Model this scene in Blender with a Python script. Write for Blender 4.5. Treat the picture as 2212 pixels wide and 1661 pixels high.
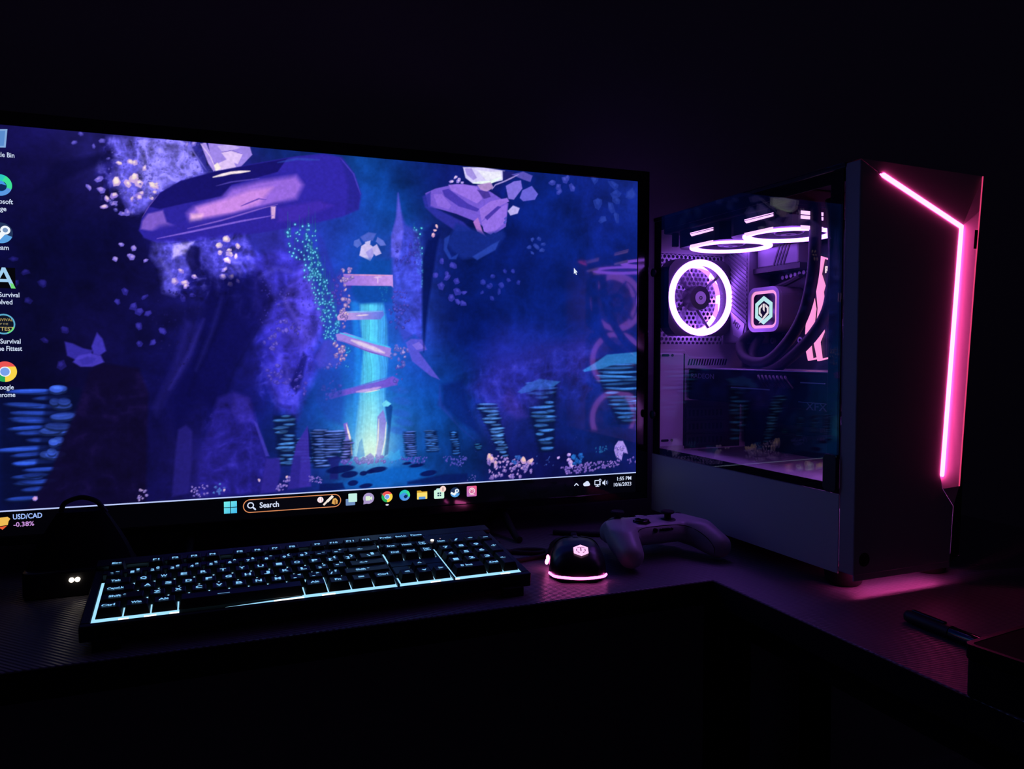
import bpy, bmesh, math, random
import numpy as np
from mathutils import Vector, Matrix
for _o in list(bpy.data.objects): bpy.data.objects.remove(_o)
SC=bpy.context.scene; COL=SC.collection
PI=math.pi
DZ=0.74                                   # height of the desk top above the floor
# ---------------------------------------------------------------- camera
cam=bpy.data.cameras.new('camera'); CAM=bpy.data.objects.new('camera',cam); COL.objects.link(CAM)
cam.sensor_fit='HORIZONTAL'; cam.sensor_width=36; cam.lens=26.69; cam.clip_start=.01; cam.clip_end=50
CAM.location=(0,0,DZ+.272)
CAM.rotation_euler=(math.radians(90-2.322),0,math.radians(-20.27))
SC.camera=CAM
# ---------------------------------------------------------------- light of the room: night, almost nothing
w=bpy.data.worlds.new('night'); SC.world=w; w.use_nodes=True
w.node_tree.nodes['Background'].inputs[0].default_value=(.30,.22,.62,1)
w.node_tree.nodes['Background'].inputs[1].default_value=.021
SC.view_settings.view_transform='Standard'; SC.view_settings.look='None'
SC.cycles.max_bounces=6; SC.cycles.diffuse_bounces=3; SC.cycles.glossy_bounces=3; SC.cycles.transmission_bounces=2; SC.cycles.transparent_max_bounces=10; SC.cycles.caustics_reflective=False
SC.view_settings.exposure=0; SC.view_settings.gamma=1; SC.view_settings.use_curve_mapping=False
# ---------------------------------------------------------------- materials
MATS={}
def lin(c): return tuple(((v/255.)/12.92 if v<=10.31 else ((v/255.+.055)/1.055)**2.4) for v in c)
def pm(name,col,rough=.5,metal=0.,spec=.5,var=.12,scale=60.,bump=0.,coat=0.):
    if name in MATS: return MATS[name]
    m=bpy.data.materials.new(name); m.use_nodes=True; nt=m.node_tree; p=nt.nodes['Principled BSDF']
    tc=nt.nodes.new('ShaderNodeTexCoord'); nz=nt.nodes.new('ShaderNodeTexNoise'); nz.inputs['Scale'].default_value=scale; nz.inputs['Detail'].default_value=3
    nt.links.new(tc.outputs['Object'],nz.inputs['Vector'])
    mx=nt.nodes.new('ShaderNodeMix'); mx.data_type='RGBA'; nt.links.new(nz.outputs['Fac'],mx.inputs['Factor'])
    mx.inputs[6].default_value=tuple(c*(1-var) for c in col)+(1,); mx.inputs[7].default_value=tuple(min(1,c*(1+var)) for c in col)+(1,)
    nt.links.new(mx.outputs[2],p.inputs['Base Color'])
    mr=nt.nodes.new('ShaderNodeMapRange'); mr.inputs['To Min'].default_value=max(.02,rough*.85); mr.inputs['To Max'].default_value=min(1,rough*1.15)
    nt.links.new(nz.outputs['Fac'],mr.inputs['Value']); nt.links.new(mr.outputs['Result'],p.inputs['Roughness'])
    p.inputs['Metallic'].default_value=metal; p.inputs['Specular IOR Level'].default_value=spec; p.inputs['Coat Weight'].default_value=coat
    if bump:
        b=nt.nodes.new('ShaderNodeBump'); b.inputs['Strength'].default_value=bump; b.inputs['Distance'].default_value=.001
        nt.links.new(nz.outputs['Fac'],b.inputs['Height']); nt.links.new(b.outputs['Normal'],p.inputs['Normal'])
    MATS[name]=m; return m
def em(name,col,st=1.):
    if name in MATS: return MATS[name]
    m=bpy.data.materials.new(name); m.use_nodes=True; p=m.node_tree.nodes['Principled BSDF']
    p.inputs['Base Color'].default_value=(.02,.02,.02,1); p.inputs['Roughness'].default_value=.4
    p.inputs['Emission Color'].default_value=tuple(col)+(1,); p.inputs['Emission Strength'].default_value=st
    MATS[name]=m; return m
def ink_mat():
    if 'lit_picture' in MATS: return MATS['lit_picture']
    m=bpy.data.materials.new('lit_picture'); m.use_nodes=True; nt=m.node_tree; p=nt.nodes['Principled BSDF']
    at=nt.nodes.new('ShaderNodeAttribute'); at.attribute_name='Col'
    p.inputs['Base Color'].default_value=(.004,.004,.005,1); p.inputs['Roughness'].default_value=.055; p.inputs['Specular IOR Level'].default_value=.5
    nt.links.new(at.outputs['Color'],p.inputs['Emission Color']); p.inputs['Emission Strength'].default_value=1.
    MATS['lit_picture']=m; return m
def glass_mat():
    m=bpy.data.materials.new('tinted_glass'); m.use_nodes=True; nt=m.node_tree; nt.nodes.clear(); N=nt.nodes.new; Lk=nt.links.new
    o=N('ShaderNodeOutputMaterial'); t=N('ShaderNodeBsdfTransparent'); g=N('ShaderNodeBsdfGlossy'); x=N('ShaderNodeMixShader')
    t.inputs[0].default_value=(.95,.94,.96,1); g.inputs['Roughness'].default_value=.015; g.inputs[0].default_value=(1,1,1,1)
    ge=N('ShaderNodeNewGeometry'); d=N('ShaderNodeVectorMath'); d.operation='DOT_PRODUCT'; Lk(ge.outputs['Normal'],d.inputs[0]); Lk(ge.outputs['Incoming'],d.inputs[1])
    a=N('ShaderNodeMath'); a.operation='ABSOLUTE'; Lk(d.outputs['Value'],a.inputs[0])
    b=N('ShaderNodeMath'); b.operation='SUBTRACT'; b.inputs[0].default_value=1; Lk(a.outputs[0],b.inputs[1])
    c=N('ShaderNodeMath'); c.operation='POWER'; c.inputs[1].default_value=5; Lk(b.outputs[0],c.inputs[0])
    e=N('ShaderNodeMath'); e.operation='MULTIPLY_ADD'; e.inputs[1].default_value=.70; e.inputs[2].default_value=.028; Lk(c.outputs[0],e.inputs[0])
    Lk(e.outputs[0],x.inputs[0]); Lk(t.outputs[0],x.inputs[1]); Lk(g.outputs[0],x.inputs[2]); Lk(x.outputs[0],o.inputs[0]); MATS['tinted_glass']=m
    return m
def smoke_mat():
    m=bpy.data.materials.new('smoked_blade'); m.use_nodes=True; nt=m.node_tree; p=nt.nodes['Principled BSDF']
    p.inputs['Base Color'].default_value=(.10,.09,.12,1); p.inputs['Roughness'].default_value=.35; p.inputs['Alpha'].default_value=.72
    MATS['smoked_blade']=m; return m
def weave_mat():
    m=bpy.data.materials.new('carbon_weave_laminate'); m.use_nodes=True; nt=m.node_tree; p=nt.nodes['Principled BSDF']
    tc=nt.nodes.new('ShaderNodeTexCoord'); mp=nt.nodes.new('ShaderNodeMapping'); mp.inputs['Rotation'].default_value=(0,0,math.radians(-44))
    nt.links.new(tc.outputs['Object'],mp.inputs['Vector'])
    wv=nt.nodes.new('ShaderNodeTexWave'); wv.wave_type='BANDS'; wv.bands_direction='X'; wv.inputs['Scale'].default_value=70; wv.inputs['Distortion'].default_value=.25
    wv.inputs['Detail'].default_value=1; nt.links.new(mp.outputs[0],wv.inputs['Vector'])
    nz=nt.nodes.new('ShaderNodeTexNoise'); nz.inputs['Scale'].default_value=420; nt.links.new(tc.outputs['Object'],nz.inputs['Vector'])
    ad=nt.nodes.new('ShaderNodeMath'); ad.operation='MULTIPLY_ADD'; ad.inputs[1].default_value=.35; nt.links.new(nz.outputs['Fac'],ad.inputs[0]); nt.links.new(wv.outputs['Fac'],ad.inputs[2])
    b=nt.nodes.new('ShaderNodeBump'); b.inputs['Strength'].default_value=.9; b.inputs['Distance'].default_value=.0006
    nt.links.new(ad.outputs[0],b.inputs['Height']); nt.links.new(b.outputs['Normal'],p.inputs['Normal'])
    cr=nt.nodes.new('ShaderNodeMix'); cr.data_type='RGBA'; cr.inputs[6].default_value=(.10,.096,.115,1); cr.inputs[7].default_value=(.16,.153,.18,1)
    nt.links.new(wv.outputs['Fac'],cr.inputs['Factor']); nt.links.new(cr.outputs[2],p.inputs['Base Color'])
    p.inputs['Roughness'].default_value=.34; p.inputs['Specular IOR Level'].default_value=.5
    MATS['weave']=m; return m
BLACK=pm('black_plastic',(.012,.012,.014),.45,spec=.4,bump=.05,scale=900)
GLOSS=pm('gloss_black',(.006,.006,.008),.10,spec=.5,var=.05)
MATTE=pm('matte_black',(.010,.010,.012),.75,spec=.25,bump=.1,scale=700)
WHITE=pm('white_steel',(.62,.62,.64),.42,spec=.4,var=.04,bump=.04,scale=1200)
WHITEP=pm('white_plastic',(.38,.37,.40),.38,spec=.45,var=.04)
STEEL=pm('dark_steel',(.05,.05,.055),.4,metal=.8,var=.1)
PCB=pm('circuit_board',(.010,.010,.016),.5,spec=.4,var=.4,scale=220)
ALU=pm('brushed_alu',(.30,.30,.33),.38,metal=.7,var=.1)
SINK=pm('grey_heatsink',(.16,.16,.18),.42,metal=.5,var=.12)
RUB=pm('rubber',(.012,.012,.013),.7,spec=.3)
TUBE=pm('sleeved_tube',(.006,.006,.008),.55,spec=.22,bump=.3,scale=1500)
CARD=pm('card_shroud',(.004,.004,.005),.6,spec=.12,var=.1)
SLOT=pm('blackened_steel',(.040,.040,.046),.6,spec=.2,var=.1)
# ---------------------------------------------------------------- mesh helpers
class MB:
    def __init__(s): s.v=[];s.f=[]
    def add(s,vs,fs):
        o=len(s.v); s.v+=[tuple(p) for p in vs]; s.f+=[tuple(i+o for i in f) for f in fs]; return s
    def box(s,x0,y0,z0,x1,y1,z1):
        return s.add([(x0,y0,z0),(x1,y0,z0),(x1,y1,z0),(x0,y1,z0),(x0,y0,z1),(x1,y0,z1),(x1,y1,z1),(x0,y1,z1)],
            [(0,3,2,1),(4,5,6,7),(0,1,5,4),(1,2,6,5),(2,3,7,6),(3,0,4,7)])
    def prism(s,P,d,frame):               # polygon P (2d) extruded by d along the frame's third axis
        o,ex,ey,ez=[Vector(q) for q in frame]; n=len(P)
        A=[o+ex*p[0]+ey*p[1] for p in P]; B=[q+ez*d for q in A]
        return s.add(A+B,[tuple(range(n))[::-1],tuple(range(n,2*n))]+[(i,(i+1)%n,n+(i+1)%n,n+i) for i in range(n)])
    def ring(s,r0,r1,h,frame,n=64,a0=0.,a1=2*PI,bev=0.):   # annulus r0..r1 of height h
        o,ex,ey,ez=[Vector(q) for q in frame]; full=abs(a1-a0-2*PI)<1e-6; m=n if full else n+1
        prof=[(r0,0),(r1,0),(r1,h),(r0,h)] if not bev else [(r0+bev,0),(r1-bev,0),(r1,bev),(r1,h-bev),(r1-bev,h),(r0+bev,h),(r0,h-bev),(r0,bev)]
        k=len(prof); vs=[]
        for i in range(m):
            t=a0+(a1-a0)*i/n
            for r,z in prof: vs.append(o+ex*(r*math.cos(t))+ey*(r*math.sin(t))+ez*z)
        fs=[(i*k+j,((i+1)%m)*k+j,((i+1)%m)*k+(j+1)%k,i*k+(j+1)%k) for i in range(n if full else n) for j in range(k) if full or i<n]
        if not full: fs+=[tuple(range(k))[::-1],tuple((m-1)*k+j for j in range(k))]
        return s.add(vs,fs)
    def lathe(s,prof,frame,n=32):         # profile (r,z) turned about the third axis, closed with caps
        o,ex,ey,ez=[Vector(q) for q in frame]; k=len(prof); vs=[]
        for i in range(n):
            t=2*PI*i/n
            for r,z in prof: vs.append(o+ex*(r*math.cos(t))+ey*(r*math.sin(t))+ez*z)
        fs=[(i*k+j,((i+1)%n)*k+j,((i+1)%n)*k+j+1,i*k+j+1) for i in range(n) for j in range(k-1)]
        fs+=[tuple(i*k for i in range(n))[::-1],tuple(i*k+k-1 for i in range(n))]
        return s.add(vs,fs)
    def tube(s,P,r,n=10,sq=1.):
        P=[Vector(p) for p in P]; m=len(P); up=Vector((0,0,1)); vs=[]
        R=r if isinstance(r,(list,tuple)) else [r]*m
        t0=(P[1]-P[0]).normalized(); nrm=t0.cross(up); nrm=nrm.normalized() if nrm.length>1e-4 else Vector((1,0,0))
        for i in range(m):
            t=(P[min(i+1,m-1)]-P[max(i-1,0)]).normalized(); nrm=(nrm-t*nrm.dot(t)).normalized(); b=t.cross(nrm)
            for k in range(n):
                a=2*PI*k/n; vs.append(P[i]+nrm*(R[i]*math.cos(a))+b*(R[i]*sq*math.sin(a)))
        fs=[(i*n+k,i*n+(k+1)%n,(i+1)*n+(k+1)%n,(i+1)*n+k) for i in range(m-1) for k in range(n)]
        fs+=[tuple(range(n))[::-1],tuple((m-1)*n+k for k in range(n))]
        return s.add(vs,fs)
    def mesh(s,name,mat,smooth=False,bevel=0.,seg=2):
        me=bpy.data.meshes.new(name); bm=bmesh.new(); V=[bm.verts.new(p) for p in s.v]
        for f in s.f:
            try: bm.faces.new([V[i] for i in f])
            except ValueError: pass
        bmesh.ops.recalc_face_normals(bm,faces=bm.faces)
        if bevel>0:
            es=[e for e in bm.edges if len(e.link_faces)==2 and e.calc_face_angle(0)>.5]
            bmesh.ops.bevel(bm,geom=es,offset=bevel,segments=seg,profile=.5,affect='EDGES',clamp_overlap=True)
        bm.to_mesh(me); bm.free(); me.materials.append(mat)
        if smooth:
            me.polygons.foreach_set('use_smooth',[True]*len(me.polygons))
            try: me.set_sharp_from_angle(angle=math.radians(38))
            except Exception: pass
        return me
    def build(s,name,mat,parent=None,smooth=False,bevel=0.,seg=2,loc=None):
        o=bpy.data.objects.new(name,s.mesh(name,mat,smooth,bevel,seg)); COL.objects.link(o)
        if parent is not None: o.parent=parent
        if loc is not None: o.location=loc
        return o
def put(name,me,parent,loc=(0,0,0),rot=None):
    o=bpy.data.objects.new(name,me); COL.objects.link(o); o.parent=parent; o.location=loc
    if rot is not None: o.rotation_euler=rot
    return o
def empty(name,loc,rz=0.,label=None,cat=None,group=None):
    o=bpy.data.objects.new(name,None); COL.objects.link(o); o.location=loc; o.rotation_euler=(0,0,rz); o.empty_display_size=.02
    if label: o['label']=label
    if cat: o['category']=cat
    if group: o['group']=group
    return o
def tag(o,label=None,cat=None,kind=None):
    if label: o['label']=label
    if cat: o['category']=cat
    if kind: o['kind']=kind
    return o
def spline(P,n=8):                         # Catmull-Rom through points
    P=[Vector(p) for p in P]; Q=[P[0]*2-P[1]]+P+[P[-1]*2-P[-2]]; out=[]
    for i in range(1,len(Q)-2):
        a,b,c,d=Q[i-1],Q[i],Q[i+1],Q[i+2]
        for k in range(n):
            t=k/n; out.append(.5*((2*b)+(c-a)*t+(2*a-5*b+4*c-d)*t*t+(3*b-a-3*c+d)*t**3))
    return out+[P[-1]]
_txt={}
def glyphs(txt,bold=0.):                   # flat outline of a word: verts 2d (cap height 1), faces
    key=(txt,bold)
    if key in _txt: return _txt[key]
    cu=bpy.data.curves.new('word','FONT'); cu.body=txt; cu.size=1; cu.resolution_u=3; cu.offset=bold
    ob=bpy.data.objects.new('word',cu); me=bpy.data.meshes.new_from_object(ob)
    V=[(v.co.x,v.co.y) for v in me.vertices]; Fs=[tuple(p.vertices) for p in me.polygons]
    bpy.data.objects.remove(ob); bpy.data.curves.remove(cu); bpy.data.meshes.remove(me)
    if V:
        x0=min(p[0] for p in V); V=[((p[0]-x0)/.70,p[1]/.70) for p in V]
    _txt[key]=(V,Fs); return V,Fs
def word(mb,txt,frame,h=None,width=None,align='c',bold=.012,d=0.):
    V,Fs=glyphs(txt,bold)
    if not V: return mb
    o,ex,ey,ez=[Vector(q) for q in frame]; w_=max(p[0] for p in V)
    sx=width/w_ if width else h; sy=h if h else sx
    ox={'c':-w_*sx/2,'l':0,'r':-w_*sx}[align]
    mb.add([o+ex*(ox+p[0]*sx)+ey*(p[1]*sy)+ez*d for p in V],Fs); return mb
WALL=[
('bg',[(112,31,20,16,78),(62,155,14,12,60),(151,148,17,14,68),(262,16,34,30,110),(106,273,9,9,52),(201,342,8,8,46),(310,426,12,10,58),(144,504,8,8,44),(99,615,6,6,36),(229,553,14,11,58),(365,514,12,11,60),(424,448,18,16,80),(520,407,26,24,105),(542,538,18,17,96),(397,681,13,12,68),(270,743,9,7,42),(245,895,12,9,52),(157,890,7,8,42),(73,837,8,18,70),(359,849,13,11,62),(416,956,15,13,72),(503,709,16,14,84),(512,908,30,25,108),(576,777,18,17,96),(603,617,18,19,100),(630,483,26,26,120),(681,375,36,36,145),(734,278,48,48,165),(704,645,40,36,160),(783,535,62,54,190),(754,755,16,34,112),(675,862,8,24,84),(658,725,14,16,92),(861,758,14,62,150),(806,867,24,56,145),(684,134,30,30,120),(934,144,26,50,150),(1004,69,13,66,142),(1060,163,14,68,152),(974,309,16,66,158),(906,284,34,56,168),(891,423,40,46,175),(1089,77,11,48,128),(1146,44,11,34,108),(1235,65,14,24,105),(789,5,16,40,118),(1294,354,6,24,98),(1450,288,8,26,105),(1613,158,9,30,112),(1783,86,14,32,122),(1871,17,20,40,132),(1873,270,12,32,122),(1531,421,7,27,106),(1699,495,9,30,112),(1874,493,12,32,120),(1294,531,5,22,95),(1218,444,4,18,82),(1189,299,7,22,92),(1123,302,52,66,185),(1130,446,42,76,198),(1115,532,42,72,200),(1143,648,26,72,188),(1187,736,11,82,168),(1232,826,11,66,150),(1225,678,10,50,140),(1293,724,9,30,112),(1418,650,30,36,138),(1531,590,22,36,132),(1615,698,26,36,130),(1418,756,38,40,142),(1499,850,12,28,100),(1700,810,10,28,100),(1840,750,12,36,116),(1699,652,22,36,130),(1788,908,11,28,92),(1914,979,14,22,90),(1293,933,9,34,98),(1232,959,9,44,110),(1142,940,12,66,148),(1069,973,15,92,190),(969,974,14,62,142),(859,975,10,36,110),(674,985,16,18,96),(778,991,22,24,104),(1450,971,14,16,78),(1615,980,10,14,70),(987,420,14,66,160),(1000,590,30,120,220),(924,590,26,50,160),(915,787,18,66,160),(1085,734,22,86,190),(1098,850,30,90,195)]),
('p',[(301,12),(374,-5),(514,-8),(552,81),(483,113),(429,146),(396,191),(353,211),(328,160),(304,130),(322,73)],(96,88,208),21.8,0.85,0),
('p',[(374,5),(491,-4),(526,49),(537,86),(453,119),(392,162),(372,106)],(132,122,232),17.2,0.7,0),
('t',[(290,7),(520,-9),(573,80),(483,117),(400,180),(359,221),(286,188),(265,140)],0.55,8.5,3,17.0,(150,140,240)),
('s',[(374,5),(520,-6),(547,79),(412,160),(361,120)],150,5.1,(176,166,246),(96,88,206),201,0.7),
('s',[(306,24),(386,4),(394,155),(354,202),(304,137)],80,5.4,(130,120,230),(78,70,190),202,0.7),
('s',[(415,294),(510,282),(497,368),(454,428),(420,371)],80,5.6,(150,140,238),(86,78,200),203,0.65),
('s',[(522,282),(645,259),(669,328),(581,372)],80,5.8,(130,120,232),(78,72,196),204,0.65),
('p',[(500,-7),(520,-6),(552,79),(537,83)],(40,38,140),3.8,0.7,0),
('l',[(493,0),(544,77)],3.7,(120,112,220),2.5,0.7),
('p',[(174,88),(295,50),(330,66),(300,68),(233,108),(173,149),(119,175),(152,124)],(10,9,52),13.9,0.6,0),
('b',[(235,6),(220,31),(265,36),(286,20)],15.2,(110,100,215),(70,62,170),5,0.85),
('b',[(325,77),(353,70),(388,85),(364,72)],15.6,(250,226,226),(190,160,225),6,1.0),
('b',[(357,117),(363,112),(345,131),(371,127),(409,131),(318,126)],25.3,(255,236,224),(205,170,228),7,1.0),
('b',[(310,165),(294,175),(287,197),(377,156),(371,164),(355,171)],20.3,(240,208,224),(150,122,225),8,1.0),
('b',[(251,147),(276,124),(281,153),(331,213),(342,209),(310,186)],22.5,(168,142,235),(110,96,210),9,1.0),
('b',[(412,148),(403,165),(416,126)],12.2,(250,225,225),(200,170,225),10,1.0),
('s',[(289,63),(408,65),(406,167),(348,215),(275,189)],26,9.6,(150,136,240),(100,92,215),11,0.8),
('p',[(531,5),(544,-1),(562,45),(580,61),(564,80),(549,56)],(176,150,240),2.5,1.0,0),
('p',[(550,1),(611,-6),(661,1),(667,23),(635,61),(596,75),(569,75),(556,39)],(158,134,232),2.5,1.0,0),
('p',[(584,24),(611,16),(641,24),(628,53),(618,50),(625,67),(573,78),(571,58),(598,42)],(224,196,250),2.5,1.0,0),
('p',[(564,62),(574,53),(583,68),(569,79)],(255,240,235),2.5,1.0,0),
('p',[(574,6),(611,-2),(636,6),(611,16),(586,21)],(196,172,246),2.5,1.0,0),
('l',[(531,5),(556,39),(569,72)],2.5,(240,215,250),1.5,0.8),
('l',[(584,24),(611,16),(641,24)],1.9,(90,70,180),1.5,0.7),
('b',[(495,11),(513,6)],16.2,(170,150,235),(110,98,210),12,1.0),
('p',[(370,256),(377,225),(396,189),(423,151),(477,113),(573,77),(686,44),(789,16),(868,2),(919,8),(954,54),(974,113),(967,158),(920,183),(826,211),(683,246),(522,276),(421,290),(383,275)],(44,36,158),3.9,1.0,0),
('p',[(737,37),(868,2),(919,8),(954,54),(974,113),(967,158),(920,183),(786,222),(735,157)],(50,40,172),13.6,0.8,0),
('p',[(915,10),(954,54),(974,113),(967,158),(931,174),(937,88)],(36,34,140),11.0,0.7,0),
('p',[(396,189),(423,151),(477,113),(573,77),(763,25),(736,66),(610,113),(585,147),(488,174),(423,194)],(22,18,104),3.8,0.95,0),
('p',[(511,183),(585,152),(610,124),(685,97),(788,73),(807,98),(787,140),(722,161),(633,193),(535,226),(499,225),(493,202)],(150,104,224),18.0,1.0,0),
('p',[(517,183),(597,154),(659,125),(723,111),(684,161),(609,195),(523,219)],(214,146,238),12.8,0.85,0),
('p',[(502,202),(535,200),(530,221),(499,228)],(250,190,232),8.8,0.8,0),
('p',[(393,209),(431,197),(440,229),(465,238),(404,256),(375,252),(379,230)],(138,100,212),6.1,0.85,0),
('p',[(422,240),(609,195),(735,157),(853,136),(948,150),(853,199),(683,241),(486,278),(404,282),(383,273)],(46,36,160),12.9,0.85,0),
('p',[(716,167),(730,166),(727,201),(717,203)],(240,190,235),3.9,0.9,0),
('p',[(732,171),(853,141),(893,153),(787,205),(735,211)],(66,44,178),10.7,0.8,0),
('l',[(415,276),(510,250),(633,215),(722,193)],5.1,(138,104,224),2.5,0.85),
('l',[(493,244),(584,215),(684,177),(735,160)],3.9,(176,128,232),2.6,0.6),
('l',[(562,95),(610,79),(660,70)],7.7,(250,232,236),2.6,1.0),
('l',[(570,119),(610,105),(685,89)],3.8,(110,92,210),2.6,0.6),
('l',[(634,172),(684,147),(703,149)],3.9,(70,46,170),1.9,0.7),
('l',[(737,39),(789,24),(854,21)],6.7,(50,80,190),4.0,0.6),
('l',[(423,151),(396,189),(379,220)],2.4,(150,110,215),1.8,0.5),
('l',[(915,10),(954,54),(974,113)],4.1,(92,76,214),2.8,0.55),
('p',[(404,288),(510,279),(507,342),(484,395),(457,434),(427,425),(420,358),(397,327)],(84,78,200),14.8,0.8,0),
('p',[(456,290),(510,279),(485,314),(452,331)],(176,160,240),7.5,0.75,0),
('p',[(516,276),(645,254),(676,321),(656,362),(581,378),(568,431),(559,379),(521,328)],(72,66,190),15.3,0.75,0),
('t',[(392,289),(651,249),(682,348),(568,458),(484,434),(413,410)],0.5,10.1,21,15.1,(150,140,240)),
('p',[(500,290),(524,295),(523,354),(503,368),(485,330)],(14,12,70),7.5,0.75,0),
('b',[(594,268),(575,286),(625,286),(601,300),(603,310),(619,315),(596,329),(577,307)],19.2,(252,232,222),(196,164,228),13,1.0),
('b',[(474,363),(458,392),(485,397),(508,378),(488,404)],21.2,(238,206,226),(150,124,226),14,1.0),
('b',[(589,354),(584,376),(606,375),(623,386),(603,396)],18.0,(222,190,232),(130,112,224),15,1.0),
('b',[(327,297),(357,306),(346,326),(352,330),(385,338),(311,337)],16.9,(178,152,236),(120,104,216),16,1.0),
('b',[(381,439),(314,453),(353,466),(366,478),(389,484),(366,520),(425,532),(399,565),(366,567),(478,440),(502,431),(332,425)],22.0,(66,58,182),(46,40,150),17,0.75),
('b',[(101,380),(137,408),(105,456),(77,410),(74,347)],22.7,(44,38,140),(30,26,110),18,0.7),
('p',[(186,563),(205,568),(229,581),(251,586),(246,606),(212,613),(191,601)],(54,46,168),4.7,0.9,0),
('p',[(249,576),(263,538),(276,555),(284,588),(268,601),(253,596)],(64,54,186),4.8,0.9,0),
('p',[(204,618),(217,601),(246,594),(271,601),(279,619),(250,631),(222,631)],(72,60,196),4.7,0.9,0),
('p',[(219,613),(239,603),(259,608),(250,623),(228,626)],(52,44,160),4.7,0.8,0),
('b',[(186,531),(178,626),(140,560)],27.8,(48,40,150),(34,28,116),19,0.7),
('p',[(663,322),(734,292),(812,316),(850,424),(863,507),(836,562),(848,632),(807,715),(780,790),(728,754),(703,672),(717,563),(680,496),(662,429)],(58,50,186),26.7,0.75,0),
('p',[(745,427),(812,316),(850,424),(866,507),(838,562),(795,590),(763,536)],(84,70,216),18.9,0.7,0),
('t',[(570,300),(812,288),(870,507),(848,632),(780,811),(677,726),(654,510),(568,445)],0.4,15.9,31,26.5,(110,100,230)),
('p',[(545,380),(682,361),(713,441),(680,509),(602,644),(563,777),(515,722),(453,826),(443,721),(518,564)],(11,10,72),23.0,0.7,0),
('p',[(782,645),(802,590),(815,604),(794,687),(781,714),(762,686)],(16,16,90),8.1,0.7,0),
('p',[(483,499),(518,512),(493,617),(431,721),(407,772),(396,746),(445,643)],(32,28,116),17.5,0.7,0),
('s',[(731,495),(794,494),(796,535),(744,549),(711,590),(697,631),(692,563)],24,13.3,(132,112,234),(92,80,214),32,0.85),
('s',[(704,624),(745,631),(755,686),(716,686),(697,651)],14,13.3,(112,98,226),(80,70,205),33,0.8),
('s',[(755,666),(815,659),(807,715),(768,714)],10,13.5,(112,98,226),(80,70,205),34,0.8),
('s',[(700,448),(745,400),(784,426),(732,468)],8,9.3,(112,98,226),(80,70,205),35,0.7),
('p',[(863,555),(903,548),(928,590),(909,632),(848,639),(835,604)],(74,62,200),11.0,0.8,0),
('p',[(850,424),(919,339),(935,422),(920,534),(879,507)],(58,56,186),13.8,0.7,0),
('p',[(844,232),(865,258),(894,354),(911,422),(884,451),(864,368)],(44,50,172),10.9,0.6,0),
('l',[(682,361),(716,441),(680,516),(609,644),(563,777)],16.4,(6,6,46),18.2,0.44999999999999996),
('l',[(785,371),(768,481),(793,563),(782,645)],11.3,(20,18,96),18.8,0.44999999999999996),
('l',[(606,404),(580,497),(529,590),(491,709)],17.8,(8,8,52),17.8,0.41250000000000003),
('l',[(850,424),(831,493),(849,576),(819,646)],9.5,(22,20,100),19.0,0.44999999999999996),
('l',[(720,319),(748,372),(739,454)],9.3,(24,22,108),18.5,0.44999999999999996),
('l',[(703,672),(728,727),(722,795)],13.0,(12,12,70),18.6,0.44999999999999996),
('l',[(484,434),(506,512),(476,617),(420,721),(401,798)],14.0,(10,9,56),17.5,0.375),
('l',[(403,308),(428,351),(420,416)],8.6,(16,14,80),17.2,0.44999999999999996),
('l',[(533,328),(559,379),(550,445)],10.6,(14,12,74),17.7,0.44999999999999996),
('l',[(629,510),(660,563),(646,644)],12.8,(12,12,74),18.2,0.375),
('l',[(1087,304),(1104,389),(1089,489)],8.0,(36,42,150),20.1,0.44999999999999996),
('l',[(1131,244),(1139,359),(1130,489)],8.1,(40,48,160),20.3,0.375),
('l',[(805,336),(837,424),(858,507)],8.8,(112,98,240),13.6,0.55),
('l',[(745,427),(783,494),(820,549)],8.7,(104,90,232),13.4,0.45),
('l',[(531,498),(495,590),(439,695)],9.8,(48,42,150),12.6,0.6),
('l',[(681,375),(728,346),(785,358)],8.6,(92,86,222),13.2,0.45),
('l',[(420,332),(447,370),(460,428)],6.4,(132,122,236),12.3,0.5),
('l',[(571,273),(607,324),(631,363)],8.3,(120,110,232),12.8,0.45),
('l',[(1073,247),(1081,361),(1075,447)],7.4,(128,130,240),14.3,0.5),
('l',[(730,590),(758,645),(749,727)],8.7,(86,76,214),13.4,0.45),
('l',[(581,431),(550,538),(509,643)],9.9,(36,34,130),12.7,0.5),
('l',[(1340,739),(1450,650),(1581,605)],12.2,(52,54,166),15.6,0.4),
('l',[(1434,802),(1515,743),(1631,714)],12.4,(48,48,156),15.9,0.4),
('s',[(682,321),(798,316),(857,479),(849,618),(780,756),(716,645),(680,482)],170,6.7,(96,84,226),(58,50,180),205,0.5),
('s',[(527,776),(651,739),(694,917),(673,999),(517,995)],90,6.5,(58,48,160),(34,28,120),206,0.5),
('s',[(402,410),(532,406),(505,590),(420,721),(387,591)],70,7.5,(34,30,118),(22,19,88),207,0.5),
('s',[(1324,694),(1531,574),(1751,558),(1700,699),(1499,804),(1355,770)],120,9.5,(56,56,168),(36,38,138),208,0.45),
('s',[(1070,248),(1160,243),(1159,532),(1083,504)],60,7.2,(98,104,232),(58,66,196),209,0.5),
('d',[(760,215),(845,207),(852,314),(816,387),(785,317),(762,304)],62,4.8,(62,180,255),41,81),
('d',[(812,234),(852,314),(880,396),(911,506),(892,569),(863,555),(847,479),(824,384)],190,4.5,(60,176,255),42,82),
('d',[(1135,204),(1162,203),(1165,358),(1162,401),(1145,330),(1135,273)],70,4.1,(50,190,255),43,29),
('d',[(1027,388),(1055,387),(1052,433),(1036,440)],16,3.7,(40,190,240),44,28),
('d',[(920,570),(940,573),(933,646),(922,632)],14,3.3,(40,160,230),45,28),
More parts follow.
